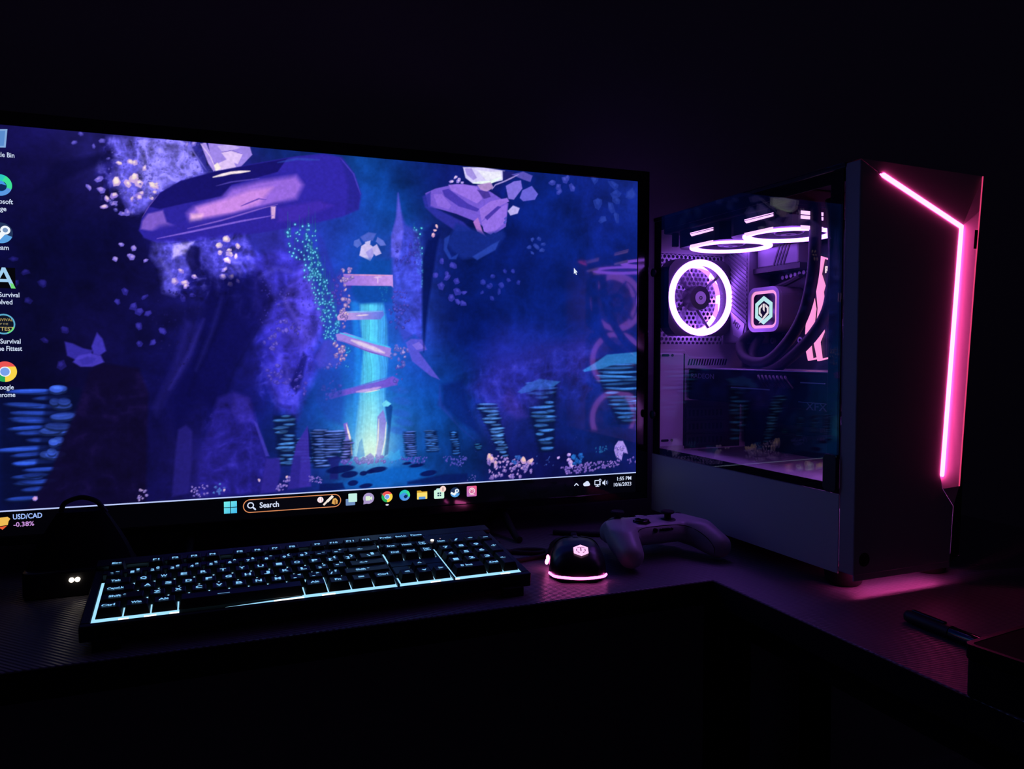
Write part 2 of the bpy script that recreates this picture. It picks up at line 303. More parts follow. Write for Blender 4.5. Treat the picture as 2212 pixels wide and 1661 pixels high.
('p',[(1088,102),(1097,158),(1111,197),(1149,215),(1163,300),(1162,416),(1159,554),(1137,535),(1103,558),(1080,504),(1072,433),(1067,347),(1063,276),(1071,219),(1082,176)],(62,68,200),10.1,0.85,0),
('p',[(1088,102),(1097,158),(1105,217),(1090,304),(1067,297),(1066,234),(1082,176)],(96,92,222),7.1,0.8,0),
('t',[(1063,220),(1163,214),(1161,554),(1080,504)],0.35,13.0,46,8.7,(120,130,240)),
('s',[(1073,262),(1153,251),(1152,315),(1073,326)],22,10.1,(92,84,220),(60,60,190),47,0.7),
('s',[(1062,433),(1130,438),(1122,503),(1071,533),(1055,490)],34,10.1,(112,98,226),(60,56,180),48,0.85),
('s',[(1068,564),(1120,578),(1114,633),(1082,640),(1059,604)],24,13.0,(206,172,232),(116,106,225),49,1.0),
('p',[(1109,561),(1126,549),(1162,551),(1176,583),(1151,590),(1195,648),(1217,678),(1188,666),(1129,619)],(98,86,220),4.4,0.85,0),
('p',[(1129,568),(1151,558),(1170,578),(1144,584)],(132,112,232),2.9,0.8,0),
('p',[(1163,300),(1182,242),(1219,218),(1204,299),(1181,444),(1166,590),(1162,503)],(4,16,80),8.8,0.8,0),
('p',[(1168,214),(1197,189),(1227,199),(1204,255),(1172,300)],(8,22,96),11.7,0.6,0),
('b',[(1209,196),(1203,209),(1198,224)],13.2,(250,214,205),(200,150,200),50,1.0),
('p',[(972,242),(997,226),(1020,229),(1010,251),(982,255)],(92,104,205),4.2,0.8,0),
('p',[(954,254),(969,247),(977,264),(963,275),(952,268)],(104,120,220),2.8,0.8,0),
('p',[(1024,239),(1042,249),(1050,263),(1033,266),(1019,253)],(120,128,226),2.8,0.8,0),
('p',[(975,269),(993,257),(1011,270),(1011,296),(1002,313),(985,305),(969,298)],(222,200,244),2.8,1.0,0),
('p',[(988,287),(1011,270),(1011,296),(1001,313)],(180,160,236),2.8,1.0,0),
('p',[(1008,271),(1022,261),(1036,289),(1019,297),(1011,290)],(206,186,240),2.8,1.0,0),
('p',[(986,256),(1003,251),(1002,262),(988,266)],(210,196,244),2.8,1.0,0),
('g',988,647,99,268,(30,120,230),0.55),
('g',995,847,100,114,(70,190,245),0.7),
('p',[(941,436),(968,438),(967,534),(977,647),(959,760),(953,909),(939,916),(949,731),(955,590)],(34,136,240),11.2,0.75,0),
('w',[(968,443),(1041,436),(1052,504),(1054,619),(1044,719),(1052,914),(944,916),(965,732),(978,590),(970,505)],(60,150,236),(90,216,250),(226,250,226),51),
('p',[(974,309),(1067,305),(1066,436),(1041,442),(968,443),(946,408)],(14,72,165),14.1,0.8,0),
('p',[(921,358),(921,392),(939,401),(960,365)],(60,50,160),5.5,0.7,0),
('pg',[(921,355),(1070,353),(1071,391),(1065,387),(921,390)],(150,112,226),(198,150,236),[(921,366),(1058,362)],2.8,1,0),
('l',[(921,358),(1070,354)],2.8,(240,160,190),1.7,0.8),
('l',[(1013,363),(1036,360)],5.7,(230,190,240),2.8,0.8),
('l',[(1024,360),(1024,380)],4.2,(225,190,240),2.1,0.8),
('pg',[(915,468),(1040,463),(1043,476),(1032,490),(904,495),(901,484)],(206,162,232),(96,120,230),[(918,478),(1040,476)],2.8,1,0),
('l',[(925,470),(1038,465)],4.2,(120,190,250),2.1,0.8),
('l',[(959,480),(994,477)],4.2,(250,226,235),2.8,0.8),
('p',[(897,537),(924,531),(1000,557),(1064,579),(1059,607),(1000,593),(924,562),(901,555)],(158,130,228),2.8,1.0,0),
('l',[(910,533),(986,555),(1060,576)],7.0,(70,200,250),2.8,0.9),
('l',[(944,555),(1000,576),(1042,593)],12.7,(232,212,240),5.6,0.9),
('l',[(910,555),(986,586),(1057,607)],2.8,(90,70,180),2.1,0.8),
('p',[(869,716),(943,700),(1042,676),(1068,665),(1088,676),(1079,694),(1027,704),(943,717),(881,733)],(112,84,210),4.2,1.0,0),
('l',[(957,712),(999,707),(1030,699)],9.9,(206,158,234),4.2,0.9),
('l',[(982,715),(1027,707)],2.8,(250,232,226),1.7,0.9),
('l',[(869,716),(943,700),(1063,666)],4.2,(92,92,220),2.8,0.7),
('s',[(912,342),(941,335),(952,354),(935,394),(941,450),(920,523),(904,506),(915,422),(902,381)],42,12.5,(244,206,214),(150,124,226),52,1.0),
('s',[(885,368),(919,353),(915,450),(888,451)],16,12.4,(104,88,216),(76,66,196),53,0.8),
('s',[(892,559),(922,565),(930,611),(914,625),(895,604)],18,13.9,(240,206,216),(150,124,226),54,1.0),
('s',[(848,687),(909,667),(913,717),(861,741)],18,12.4,(112,104,228),(80,84,210),55,0.8),
('s',[(862,625),(916,625),(919,639),(862,643)],8,11.0,(130,120,232),(80,84,210),56,0.8),
('s',[(1078,640),(1103,604),(1096,698),(1079,720),(1065,705)],10,11.5,(120,112,230),(80,84,210),57,0.8),
('s',[(1069,397),(1116,388),(1108,446),(1065,447)],18,8.6,(100,96,226),(70,66,196),58,0.75),
('p',[(848,646),(909,646),(921,731),(915,815),(867,793),(834,729)],(30,62,168),16.6,0.55,0),
('e',1088,708,28.9,11.6,12,(36,92,200),7.2,0.75),
('e',1096,743,29.0,11.6,12,(36,92,200),7.2,0.75),
('e',1093,781,29.0,11.6,12,(36,92,200),7.3,0.75),
('e',1102,810,29.1,11.6,12,(36,92,200),7.3,0.75),
('e',1084,835,29.0,11.6,12,(36,92,200),7.2,0.75),
('p',[(917,808),(929,804),(939,852),(944,909),(930,908),(923,858)],(120,96,214),2.8,0.95,0),
('l',[(926,810),(936,851),(942,904)],5.6,(252,226,222),2.8,1.0),
('p',[(964,867),(973,854),(981,910),(955,916)],(26,110,210),2.8,0.9,0),
('p',[(983,911),(998,901),(1009,912),(1006,933),(989,932)],(110,84,205),2.9,1.0,0),
('p',[(1020,790),(1038,769),(1047,805),(1038,877),(1026,923),(1015,922)],(134,108,218),4.3,0.95,0),
('l',[(1024,797),(1021,862),(1012,912)],4.3,(250,222,214),2.9,0.9),
('l',[(1047,808),(1043,863),(1032,913)],3.6,(250,226,228),2.3,0.9),
('p',[(1044,759),(1056,748),(1067,760),(1061,820),(1052,907),(1040,913),(1052,820)],(10,56,140),4.3,0.9,0),
('p',[(1033,750),(1047,739),(1063,751),(1053,759),(1038,759)],(110,214,246),2.9,1.0,0),
('s',[(907,907),(1047,914),(1047,938),(907,931)],36,12.8,(132,106,226),(86,76,206),59,1.0),
('s',[(1052,914),(1142,918),(1142,940),(1052,935)],22,10.2,(112,100,226),(40,130,225),60,0.85),
('p',[(1049,918),(1058,895),(1072,905),(1087,894),(1092,923),(1063,930)],(40,150,232),4.3,0.85,0),
('g',998,883,66,57,(226,252,232),0.55),
('g',996,789,43,85,(150,236,250),0.35),
('k',129,692,91,993,219,138,15,(46,84,217),71,(7,12,50)),
('k',183,688,146,890,93,82,6,(60,96,226),72,(7,12,50)),
('k',746,778,755,927,73,62,12,(74,137,239),73,(8,20,60)),
('k',809,847,805,923,82,68,8,(60,120,228),74,(8,20,60)),
('k',846,824,851,939,58,58,13,(92,129,245),75,(8,20,60)),
('k',890,829,886,913,75,64,10,(96,130,250),76,(8,20,60)),
('k',928,858,925,915,36,36,7,(120,129,250),77,(8,20,60)),
('k',1119,840,1124,917,44,44,11,(82,120,239),78,(8,20,60)),
('k',1188,839,1193,906,42,45,11,(60,120,228),79,(8,20,60)),
('k',1262,845,1271,920,30,27,9,(50,113,218),80,(8,20,60)),
('k',1371,758,1437,937,81,34,15,(82,142,245),81,(8,20,60)),
('k',1558,694,1582,923,138,68,14,(64,129,235),82,(8,20,60)),
('p',[(1479,721),(1515,694),(1556,679),(1631,689),(1606,707),(1548,710),(1523,722),(1491,727)],(48,120,196),4.8,0.95,0),
('k',1848,613,1887,840,256,96,15,(58,125,226),83,(8,20,60)),
('p',[(1713,652),(1769,621),(1804,599),(1926,589),(1926,628),(1839,631),(1786,647),(1720,657)],(44,116,194),5.0,0.95,0),
('k',1342,887,1346,908,25,22,3,(40,103,169),84,(8,20,60)),
('p',[(1173,96),(1205,79),(1272,60),(1341,60),(1387,76),(1427,98),(1447,109),(1438,184),(1403,208),(1384,202),(1341,175),(1272,153),(1220,142),(1183,138)],(118,90,214),3.0,1.0,0),
('p',[(1164,107),(1190,90),(1190,133),(1234,152),(1295,177),(1325,205),(1272,208),(1205,168),(1172,139)],(48,50,168),5.9,0.85,0),
('p',[(1247,64),(1295,58),(1341,63),(1359,100),(1341,116),(1295,97),(1257,81)],(150,112,230),3.0,1.0,0),
('p',[(1227,83),(1247,76),(1310,118),(1349,133),(1341,142),(1280,129),(1235,101)],(60,48,170),3.0,0.8,0),
('p',[(1199,97),(1227,95),(1257,129),(1247,140),(1212,133)],(138,104,224),2.9,1.0,0),
('p',[(1349,133),(1387,105),(1443,91),(1450,102),(1403,126),(1356,171)],(150,112,228),3.1,1.0,0),
('p',[(1356,174),(1411,129),(1443,109),(1438,169),(1387,213),(1364,203)],(146,110,230),3.1,1.0,0),
('p',[(1366,158),(1411,119),(1422,122),(1375,167)],(64,48,165),3.1,0.85,0),
('p',[(1328,175),(1344,160),(1359,203),(1372,220),(1341,204)],(170,112,205),3.0,1.0,0),
('p',[(1272,182),(1372,210),(1427,196),(1435,214),(1403,260),(1341,287),(1294,295),(1257,267),(1234,239),(1257,216)],(22,44,140),12.1,0.85,0),
('p',[(1234,232),(1252,221),(1242,261),(1257,291),(1279,278),(1272,296),(1249,297),(1231,268)],(40,70,180),4.4,0.7,0),
('p',[(1325,286),(1387,246),(1416,230),(1403,260),(1341,296)],(46,76,188),4.6,0.7,0),
('p',[(1295,5),(1364,0),(1435,5),(1427,36),(1372,52),(1326,53),(1303,38)],(214,206,252),3.0,1.0,0),
('p',[(1300,8),(1323,6),(1341,35),(1329,43),(1307,28)],(150,130,220),3.0,0.8,0),
('p',[(1341,10),(1388,12),(1419,7),(1425,33),(1372,40)],(240,240,255),4.6,0.9,0),
('l',[(1329,52),(1387,45),(1422,27)],9.1,(235,250,245),3.0,1.0),
('p',[(1427,6),(1466,6),(1470,25),(1443,38),(1428,30)],(30,30,110),3.1,0.95,0),
('p',[(1341,57),(1387,45),(1397,62),(1372,77),(1353,71)],(190,150,214),3.0,0.9,0),
('p',[(1341,72),(1380,76),(1387,92),(1364,100)],(60,44,140),3.0,0.8,0),
('p',[(1438,53),(1466,36),(1490,31),(1495,57),(1466,95),(1447,94)],(128,112,224),3.1,1.0,0),
('p',[(1495,63),(1528,46),(1550,71),(1539,90),(1498,98),(1486,88)],(104,98,216),3.1,1.0,0),
('p',[(1458,15),(1498,2),(1531,13),(1523,34),(1495,27)],(96,86,190),3.1,0.9,0),
('l',[(1391,68),(1403,52),(1435,38),(1482,13)],4.6,(190,170,240),2.3,0.8),
('b',[(1271,39),(1283,44),(1280,50),(1257,53),(1292,54)],14.8,(236,208,238),(150,130,228),85,1.0),
('p',[(1444,133),(1463,114),(1486,121),(1479,139),(1454,147)],(186,176,242),3.1,1.0,0),
('b',[(1438,157),(1436,169)],15.4,(90,96,210),(60,66,180),86,0.8),
('b',[(1600,31),(1626,57),(1646,18),(1656,9),(1673,41),(1623,42)],27.2,(78,88,198),(56,66,176),87,0.8),
('b',[(1766,87),(1827,20),(1836,70),(1818,99),(1893,47),(1784,140),(1840,132),(1755,7),(1836,51)],40.0,(42,66,172),(34,56,156),88,0.75),
('b',[(1531,221),(1554,217),(1520,246),(1541,239),(1569,234),(1531,265),(1564,254),(1547,244)],18.9,(52,74,180),(40,60,160),89,0.8),
('b',[(1225,304),(1262,317),(1205,348),(1241,344),(1273,366),(1223,382),(1255,418),(1274,398),(1297,401),(1276,431),(1243,355),(1294,435)],25.3,(74,72,198),(52,54,170),90,0.85),
('b',[(1393,346),(1434,328),(1463,327),(1361,366),(1447,356),(1387,373),(1422,373),(1482,362),(1357,399),(1415,394),(1390,417),(1381,380)],20.0,(50,60,178),(38,48,155),91,0.8),
('p',[(1309,709),(1418,620),(1531,567),(1716,542),(1786,589),(1699,652),(1615,698),(1548,775),(1387,771)],(38,38,142),41.5,0.55,0),
('p',[(1426,741),(1450,711),(1491,765),(1515,804),(1475,811),(1434,779)],(58,48,160),18.9,0.6,0),
('p',[(1217,693),(1225,752),(1278,827),(1332,874),(1293,843),(1210,759)],(44,58,170),9.0,0.45,0),
('t',[(1293,649),(1751,558),(1752,748),(1450,803),(1293,738)],0.3,14.2,92,37.9,(80,80,190)),
('p',[(1225,693),(1293,679),(1309,754),(1355,860),(1278,812),(1225,759)],(8,26,104),15.1,0.6,0),
('p',[(224,704),(244,641),(278,622),(363,636),(387,707),(380,837),(375,1012),(90,1011),(146,915),(180,816),(209,754)],(14,9,46),9.6,0.93,0),
('t',[(227,679),(386,642),(377,993),(144,990)],0.22,16.8,93,14.4,(60,36,110)),
('p',[(460,811),(480,798),(497,817),(493,907),(484,993),(441,1000),(450,892)],(36,30,122),7.6,0.8,0),
('p',[(564,723),(608,704),(652,723),(676,821),(700,897),(689,1000),(622,1006),(511,1008),(506,908),(538,816)],(34,28,126),13.0,0.85,0),
('p',[(608,711),(649,725),(661,786),(625,799),(601,765)],(46,38,146),10.4,0.7,0),
('t',[(527,749),(658,725),(700,918),(673,1005),(511,1002)],0.3,13.0,94,15.6,(80,66,190)),
('p',[(661,791),(671,800),(703,897),(693,897)],(70,62,190),4.0,0.7,0),
('p',[(694,904),(732,903),(734,947),(723,1004),(676,1007),(687,944)],(48,38,150),6.7,0.85,0),
('p',[(779,866),(812,812),(817,840),(819,924),(821,994),(754,998),(768,921)],(58,44,164),5.4,0.9,0),
('p',[(814,819),(823,861),(824,910),(816,903)],(8,20,84),2.7,0.8,0),
('p',[(768,900),(792,902),(786,999),(754,1001)],(36,32,130),6.8,0.6,0),
('p',[(867,912),(897,906),(911,914),(903,928),(899,977),(875,976),(878,934)],(26,28,112),5.6,0.85,0),
('p',[(906,999),(955,973),(1026,960),(1069,948),(1164,956),(1201,976),(1142,990),(1068,997),(997,1008)],(14,96,196),11.6,0.85,0),
('p',[(858,996),(913,978),(955,991),(941,1010)],(20,84,170),8.4,0.6,0),
('e',934,964,25.3,9.9,-6,(8,18,84),2.8,0.9),
('e',976,963,11.4,7.1,-6,(8,18,84),2.8,0.9),
('e',1019,954,28.7,8.6,-6,(8,18,84),2.9,0.9),
('e',997,959,14.3,5.7,-6,(8,18,84),2.9,0.9),
('e',944,991,15.5,8.5,-6,(8,18,84),2.8,0.9),
('e',983,1002,19.9,7.1,-6,(8,18,84),2.8,0.9),
('e',907,947,41.9,11.2,-6,(8,18,84),2.8,0.9),
('e',1142,947,23.6,5.9,-6,(8,18,84),2.9,0.9),
('e',1179,974,26.7,8.9,-6,(8,18,84),3.0,0.9),
('e',1112,939,14.6,4.4,-6,(8,18,84),2.9,0.9),
('p',[(845,988),(913,988),(920,1007),(845,1012)],(8,18,84),5.6,0.8,0),
('p',[(1112,997),(1231,980),(1308,982),(1308,1009),(1112,1006)],(9,24,92),7.5,0.8,0),
('s',[(1371,929),(1402,926),(1532,960),(1529,1003),(1386,1006),(1374,967)],90,12.5,(222,180,220),(140,116,220),101,1.0),
('b',[(1380,931),(1402,953),(1499,950),(1524,953),(1391,940)],23.5,(250,206,190),(190,150,205),102,1.0),
('s',[(1466,932),(1499,936),(1491,958),(1458,956)],8,14.2,(60,130,215),(50,90,200),103,1.0),
('s',[(1629,980),(1718,969),(1868,964),(1859,984),(1753,1000),(1658,1001)],130,9.2,(176,138,222),(120,96,205),104,1.0),
('b',[(1664,938),(1663,954),(1670,964),(1625,946),(1673,973)],18.1,(218,184,236),(160,130,225),105,1.0),
('s',[(1680,939),(1711,940),(1711,975),(1683,971)],9,18.2,(40,120,210),(30,90,190),106,1.0),
('p',[(1837,914),(1850,898),(1868,899),(1881,922),(1888,945),(1870,938),(1863,967),(1841,951),(1834,930)],(166,142,232),3.4,1.0,0),
('s',[(1837,911),(1877,909),(1877,953),(1848,960)],16,10.3,(214,194,244),(130,110,220),107,1.0),
('s',[(1886,961),(1925,955),(1925,980),(1887,981)],10,8.6,(150,120,215),(100,84,195),108,1.0),
('s',[(1753,917),(1809,913),(1805,935),(1761,933)],16,8.4,(40,110,180),(30,90,160),109,0.8),
('s',[(1224,922),(1308,926),(1293,960),(1239,952)],40,7.6,(110,106,222),(76,80,200),110,0.85),
('s',[(1091,920),(1179,920),(1172,942),(1098,938)],30,7.3,(116,110,226),(80,80,205),111,0.85),
('s',[(352,972),(378,977),(380,1006),(354,1007)],12,8.6,(232,196,214),(150,130,220),112,1.0),
('b',[(109,983)],12.7,(226,170,214),(120,110,210),113,1.0),
('s',[(491,976),(536,971),(533,1003),(493,1006)],18,7.7,(180,146,228),(120,106,215),114,1.0),
('s',[(548,977),(595,958),(575,1003),(541,1012)],16,7.8,(90,150,230),(80,110,215),115,0.9),
('b',[(674,967),(752,962),(578,990)],11.9,(250,206,200),(180,150,220),116,1.0),
('s',[(719,985),(762,957),(762,993),(725,1005)],22,8.1,(190,152,232),(120,106,220),117,1.0),
('s',[(815,963),(859,968),(853,985),(815,980)],22,6.9,(168,132,230),(120,106,220),118,1.0),
('s',[(1308,994),(1339,980),(1339,1004),(1305,1008)],10,4.6,(120,110,215),(90,84,190),119,0.8),
('s',[(1540,937),(1615,940),(1615,980),(1548,976)],10,6.5,(60,90,190),(50,76,170),120,0.7),
('s',[(1293,709),(1699,589),(1700,905),(1308,918)],60,3.5,(60,66,170),(40,50,150),121,0.5),
]
# ---------------------------------------------------------------- wallpaper painter (numpy, screen pixels)
GW,GH=960,540                     # picture grid of the 1920 x 1080 screen
class Paint:
    def __init__(s):
        s.k=GW/1920.
        s.c=np.zeros((GH,GW,3)); s.yy,s.xx=np.mgrid[0:GH,0:GW]; s.xx=(s.xx+.5)/s.k; s.yy=(s.yy+.5)/s.k
    def noise(s,scale,seed,oct=3):
        rg=np.random.RandomState(seed); out=np.zeros((GH,GW)); amp=1.;tot=0
        for o in range(oct):
            sc_=max(scale/2**o,2.2); nx=int(1920/sc_)+3; ny=int(1080/sc_)+3
            g=rg.rand(ny,nx); fx=s.xx/sc_; fy=s.yy/sc_
            ix=fx.astype(int); iy=fy.astype(int); tx=fx-ix; ty=fy-iy
            tx=tx*tx*(3-2*tx); ty=ty*ty*(3-2*ty)
            out+=amp*((g[iy,ix]*(1-tx)+g[iy,ix+1]*tx)*(1-ty)+(g[iy+1,ix]*(1-tx)+g[iy+1,ix+1]*tx)*ty)
            tot+=amp; amp*=.6
        return out/tot-.5
    def ridge(s,scale,seed,oct=4):             # creased rock: folded noise on warped coordinates
        k=(scale,seed,oct)
        ox,oy=s.xx,s.yy; wx=s.noise(scale*2.5,seed+500,2)*scale*1.6; wy=s.noise(scale*2.5,seed+900,2)*scale*1.6
        s.xx=np.clip(ox+wx,0,1919); s.yy=np.clip(oy+wy,0,1079); out=np.zeros(ox.shape); amp=1.;tot=0
        for o in range(oct):
            n=s.noise(scale/1.9**o,seed+o*17,1); out+=amp*(1-np.abs(n)*3.2); tot+=amp; amp*=.62
        s.xx,s.yy=ox,oy; return out/tot-.25
    def box(s,x0,y0,x1,y1,m):
        a=max(0,int((x0-m)*s.k)); b=min(GW,int((x1+m)*s.k)+2); c=max(0,int((y0-m)*s.k)); d=min(GH,int((y1+m)*s.k)+2)
        return slice(c,d),slice(a,b)
    def sd(s,P,sl):                # signed distance to polygon, inside positive
        X=s.xx[sl];Y=s.yy[sl]; d=np.full(X.shape,1e18); ins=np.zeros(X.shape,bool); n=len(P)
        for i in range(n):
            x0,y0=P[i];x1,y1=P[(i+1)%n]; ex,ey=x1-x0,y1-y0; wx,wy=X-x0,Y-y0
            t=np.clip((wx*ex+wy*ey)/max(ex*ex+ey*ey,1e-9),0,1)
            d=np.minimum(d,(wx-ex*t)**2+(wy-ey*t)**2)
            if y0!=y1:
                c=((y0<=Y)&(Y<y1))|((y1<=Y)&(Y<y0)); xi=x0+(Y-y0)/(y1-y0)*ex
                ins^=c&(X<xi)
        d=np.sqrt(d); return np.where(ins,d,-d)
    def mix(s,sl,a,col):
        a=a[...,None]; s.c[sl]=s.c[sl]*(1-a)+np.asarray(col,float)*a
    def alpha(s,P,soft,pad=1.):
        xs=[p[0] for p in P];ys=[p[1] for p in P]; sl=s.box(min(xs),min(ys),max(xs),max(ys),soft+4)
        if sl[0].stop<=sl[0].start or sl[1].stop<=sl[1].start: return sl,None
        return sl,np.clip(.5+s.sd(P,sl)/max(soft,1.5),0,1)
    def poly(s,P,c,soft,al,c2=None,ax=None):
        sl,a=s.alpha(P,soft)
        if a is None or a.size==0: return
        if c2 is not None:
            (x0,y0),(x1,y1)=ax; t=np.clip(((s.xx[sl]-x0)*(x1-x0)+(s.yy[sl]-y0)*(y1-y0))/((x1-x0)**2+(y1-y0)**2),0,1)[...,None]
            c=np.asarray(c,float)*(1-t)+np.asarray(c2,float)*t
        s.mix(sl,a*al,c)
    def ell(s,x,y,rx,ry,ang,c,soft,al):
        r=max(rx,ry); sl=s.box(x-r,y-r,x+r,y+r,soft+4); X=s.xx[sl]-x;Y=s.yy[sl]-y
        if X.size==0: return
        t=math.radians(ang); u=X*math.cos(t)+Y*math.sin(t); v=-X*math.sin(t)+Y*math.cos(t)
        q=np.sqrt((u/rx)**2+(v/ry)**2); a=np.clip(.5+(1-q)*min(rx,ry)/max(soft,1.5),0,1)
        s.mix(sl,a*al,c)
    def line(s,P,w,c,soft,al):
        xs=[p[0] for p in P];ys=[p[1] for p in P]; sl=s.box(min(xs),min(ys),max(xs),max(ys),w+soft+4)
        X=s.xx[sl];Y=s.yy[sl]; d=np.full(X.shape,1e9)
        if X.size==0: return
        L=[math.hypot(P[i+1][0]-P[i][0],P[i+1][1]-P[i][1]) for i in range(len(P)-1)]; tot=sum(L); acc=0; ww=np.zeros(X.shape)
        for i in range(len(P)-1):
            x0,y0=P[i];x1,y1=P[i+1]; ex,ey=x1-x0,y1-y0; t=np.clip(((X-x0)*ex+(Y-y0)*ey)/max(ex*ex+ey*ey,1e-9),0,1)
            di=np.hypot(X-x0-ex*t,Y-y0-ey*t); f=(acc+t*L[i])/tot; wi=w/2*np.minimum(1,.35+2.6*np.minimum(f,1-f))
            m=di-wi<d-ww; d=np.where(m,di,d); ww=np.where(m,wi,ww); acc+=L[i]
        s.mix(sl,np.clip(.5+(ww-d)/max(soft,1.5),0,1)*al,c)
    def bit(s,x,y,r,c,c2,rg,al):
        n=rg.randint(5,8); a0=rg.rand()*6.28; e=.55+.4*rg.rand(); rot=rg.rand()*3.14
        P=[]
        for i in range(n):
            a=a0+i*6.283/n+rg.uniform(-.3,.3); q=r*.5*rg.uniform(.8,1.15); u,v=math.cos(a)*q,math.sin(a)*q*e
            P.append((x+u*math.cos(rot)-v*math.sin(rot),y+u*math.sin(rot)+v*math.cos(rot)))
        s.poly(P,c2,2.2,al)
        m=rg.uniform(.35,.75); ox,oy=rg.uniform(-.12,.12)*r,rg.uniform(-.16,.0)*r
        s.poly([(x+ox+(p[0]-x)*m,y+oy+(p[1]-y)*m) for p in P],c,2.2+r*.05,al*.9)
    def inside(s,P,rg):
        xs=[p[0] for p in P];ys=[p[1] for p in P]
        for _ in range(200):
            x=rg.uniform(min(xs),max(xs));y=rg.uniform(min(ys),max(ys)); ins=False;n=len(P)
            for i in range(n):
                x0,y0=P[i];x1,y1=P[(i+1)%n]
                if (y0<=y<y1) or (y1<=y<y0):
                    if x<x0+(y-y0)/(y1-y0)*(x1-x0): ins=not ins
            if ins: return x,y
        return xs[0],ys[0]
    def run(s,ops):
        for o in ops:
            k=o[0]
            if k=='bg':
                st=4; X=s.xx[::st,::st];Y=s.yy[::st,::st]; num=np.zeros(X.shape+(3,));den=np.zeros(X.shape)
                for x,y,r,g,b in o[1]:
                    d=(X-x)**2+(Y-y)**2; w=np.exp(-d/(2*62.**2))+1e-3/(1+d/2e3)**1.5
                    num+=w[...,None]*np.array([r,g,b]);den+=w
                q=num/den[...,None]; fy=np.linspace(0,q.shape[0]-1.001,GH);fx=np.linspace(0,q.shape[1]-1.001,GW)
                iy=fy.astype(int);ix=fx.astype(int);ty=(fy-iy)[:,None,None];tx=(fx-ix)[None,:,None]
                s.c[:]=(q[iy][:,ix]*(1-tx)+q[iy][:,ix+1]*tx)*(1-ty)+(q[iy+1][:,ix]*(1-tx)+q[iy+1][:,ix+1]*tx)*ty
                s.c*=(1+.42*s.noise(130,1,4)+.22*s.noise(34,2,3)+.24*s.ridge(90,5,4))[...,None]
            elif k=='p': s.poly(o[1],o[2],o[3],o[4])
            elif k=='pg': s.poly(o[1],o[2],o[5],o[6],o[3],o[4])
            elif k=='e': s.ell(*o[1:])
            elif k=='g':
                _,x,y,rx,ry,c,al=o; a=np.exp(-((s.xx-x)/rx)**2-((s.yy-y)/ry)**2)*al; s.mix((slice(None),slice(None)),a,c)
            elif k=='l': s.line(*o[1:])
            elif k=='b':
                rg=np.random.RandomState(o[5])
                for x,y in o[1]: s.bit(x,y,o[2]*rg.uniform(.85,1.2),o[3],o[4],rg,o[6])
            elif k=='s':
                rg=np.random.RandomState(o[6])
                for i in range(o[2]):
                    x,y=s.inside(o[1],rg); t=rg.rand()**1.3; c=[p*(1-t)+q*t for p,q in zip(o[4],o[5])]
                    s.bit(x,y,o[3]*rg.uniform(.6,1.35),c,[v*.8 for v in o[5]],rg,o[7])
            elif k=='d':
                rg=np.random.RandomState(o[5]); c=np.array(o[4],float)
                for i in range(o[2]):
                    x,y=s.inside(o[1],rg); r=o[3]*rg.uniform(.45,1.0)
                    if i%3==0: s.line([(x,y-o[6]*rg.rand()),(x,y)],1.6,c*.55,2,.55)
                    s.ell(x,y,r*1.5,r*1.5,0,c*.6,r*2.2,.45); s.ell(x,y,r*.62,r*.72,0,np.minimum(c*1.1+np.array([50,28,0]),255),1.8,.95)
            elif k=='t':
                _,P,amp,scale,seed,soft,c=o; sl,a=s.alpha(P,soft); nz=(s.noise(scale*2.2,seed,4)*1.1+s.ridge(scale*3.2,seed+40,3)*.75)[sl]
                s.c[sl]*=(1+a*amp*nz*1.6)[...,None]; s.mix(sl,a*np.clip(nz-.28,0,1)*amp*1.6,c)
            elif k=='k':
                _,x0,y0,x1,y1,w0,w1,n,c,seed,dk=o; rg=np.random.RandomState(seed); c=np.array(c,float)
                s.poly([(x0-w0*.42,y0),(x0+w0*.42,y0),(x1+w1*.4,y1),(x1-w1*.4,y1)],dk,10,.6)
                m=int(n*1.12); gap=abs(y1-y0)/m
                for i in reversed(range(m)):
                    t=(i+.2)/m; x=x0+(x1-x0)*t; y=y0+(y1-y0)*t; w=(w0+(w1-w0)*t)*rg.uniform(.72,1.02); th=max(gap*.36,2.4)
                    s.ell(x,y+gap*.42,w*.46,gap*.5,0,dk,gap*.5,.6)
                    for q in range(rg.randint(1,4)):
                        ww=w*rg.uniform(.34,.8); xx=x+rg.uniform(-.5,.5)*(w-ww); yy=y+rg.uniform(-.22,.22)*gap; f=rg.uniform(.62,1.08); an=rg.uniform(-4,4)
                        s.ell(xx,yy+th*.5,ww*.49,th*.8,an,c*.46*f,2.6,.9); s.ell(xx,yy,ww*.5,th*.8,an,c*1.0*f,2.4,.95)
                        s.ell(xx+ww*rg.uniform(-.12,.12),yy-th*.25,ww*.34,th*.34,an,np.minimum(c*1.36*f,255),2.6,.75)
            elif k=='w':
                _,P,c0,c1,c2,seed=o; sl,a=s.alpha(P,8); X=s.xx[sl];Y=s.yy[sl]
                y0=min(p[1] for p in P);y1=max(p[1] for p in P);x0=min(p[0] for p in P);x1=max(p[0] for p in P)
                t=np.clip((Y-y0)/(y1-y0),0,1); xc=(X-(x0+x1)/2)/((x1-x0)/2)
                rg=np.random.RandomState(seed); g=rg.rand(40); wob=2.2*np.sin(t*9)+1.4*np.sin(t*23+1)
                q=np.clip((xc*.5+.5)*38+wob*.5,0,38.9); iq=q.astype(int); st=(g[iq]*(1-(q-iq))+g[iq+1]*(q-iq))-.5
                core=np.exp(-(xc*1.7)**2)
                col=np.asarray(c0,float)*(1-core)[...,None]+np.asarray(c1,float)*core[...,None]
                lo=(np.clip((t-.55)/.4,0,1)*np.exp(-(xc*1.5)**2))[...,None]; col=col*(1-lo)+np.asarray(c2,float)*lo
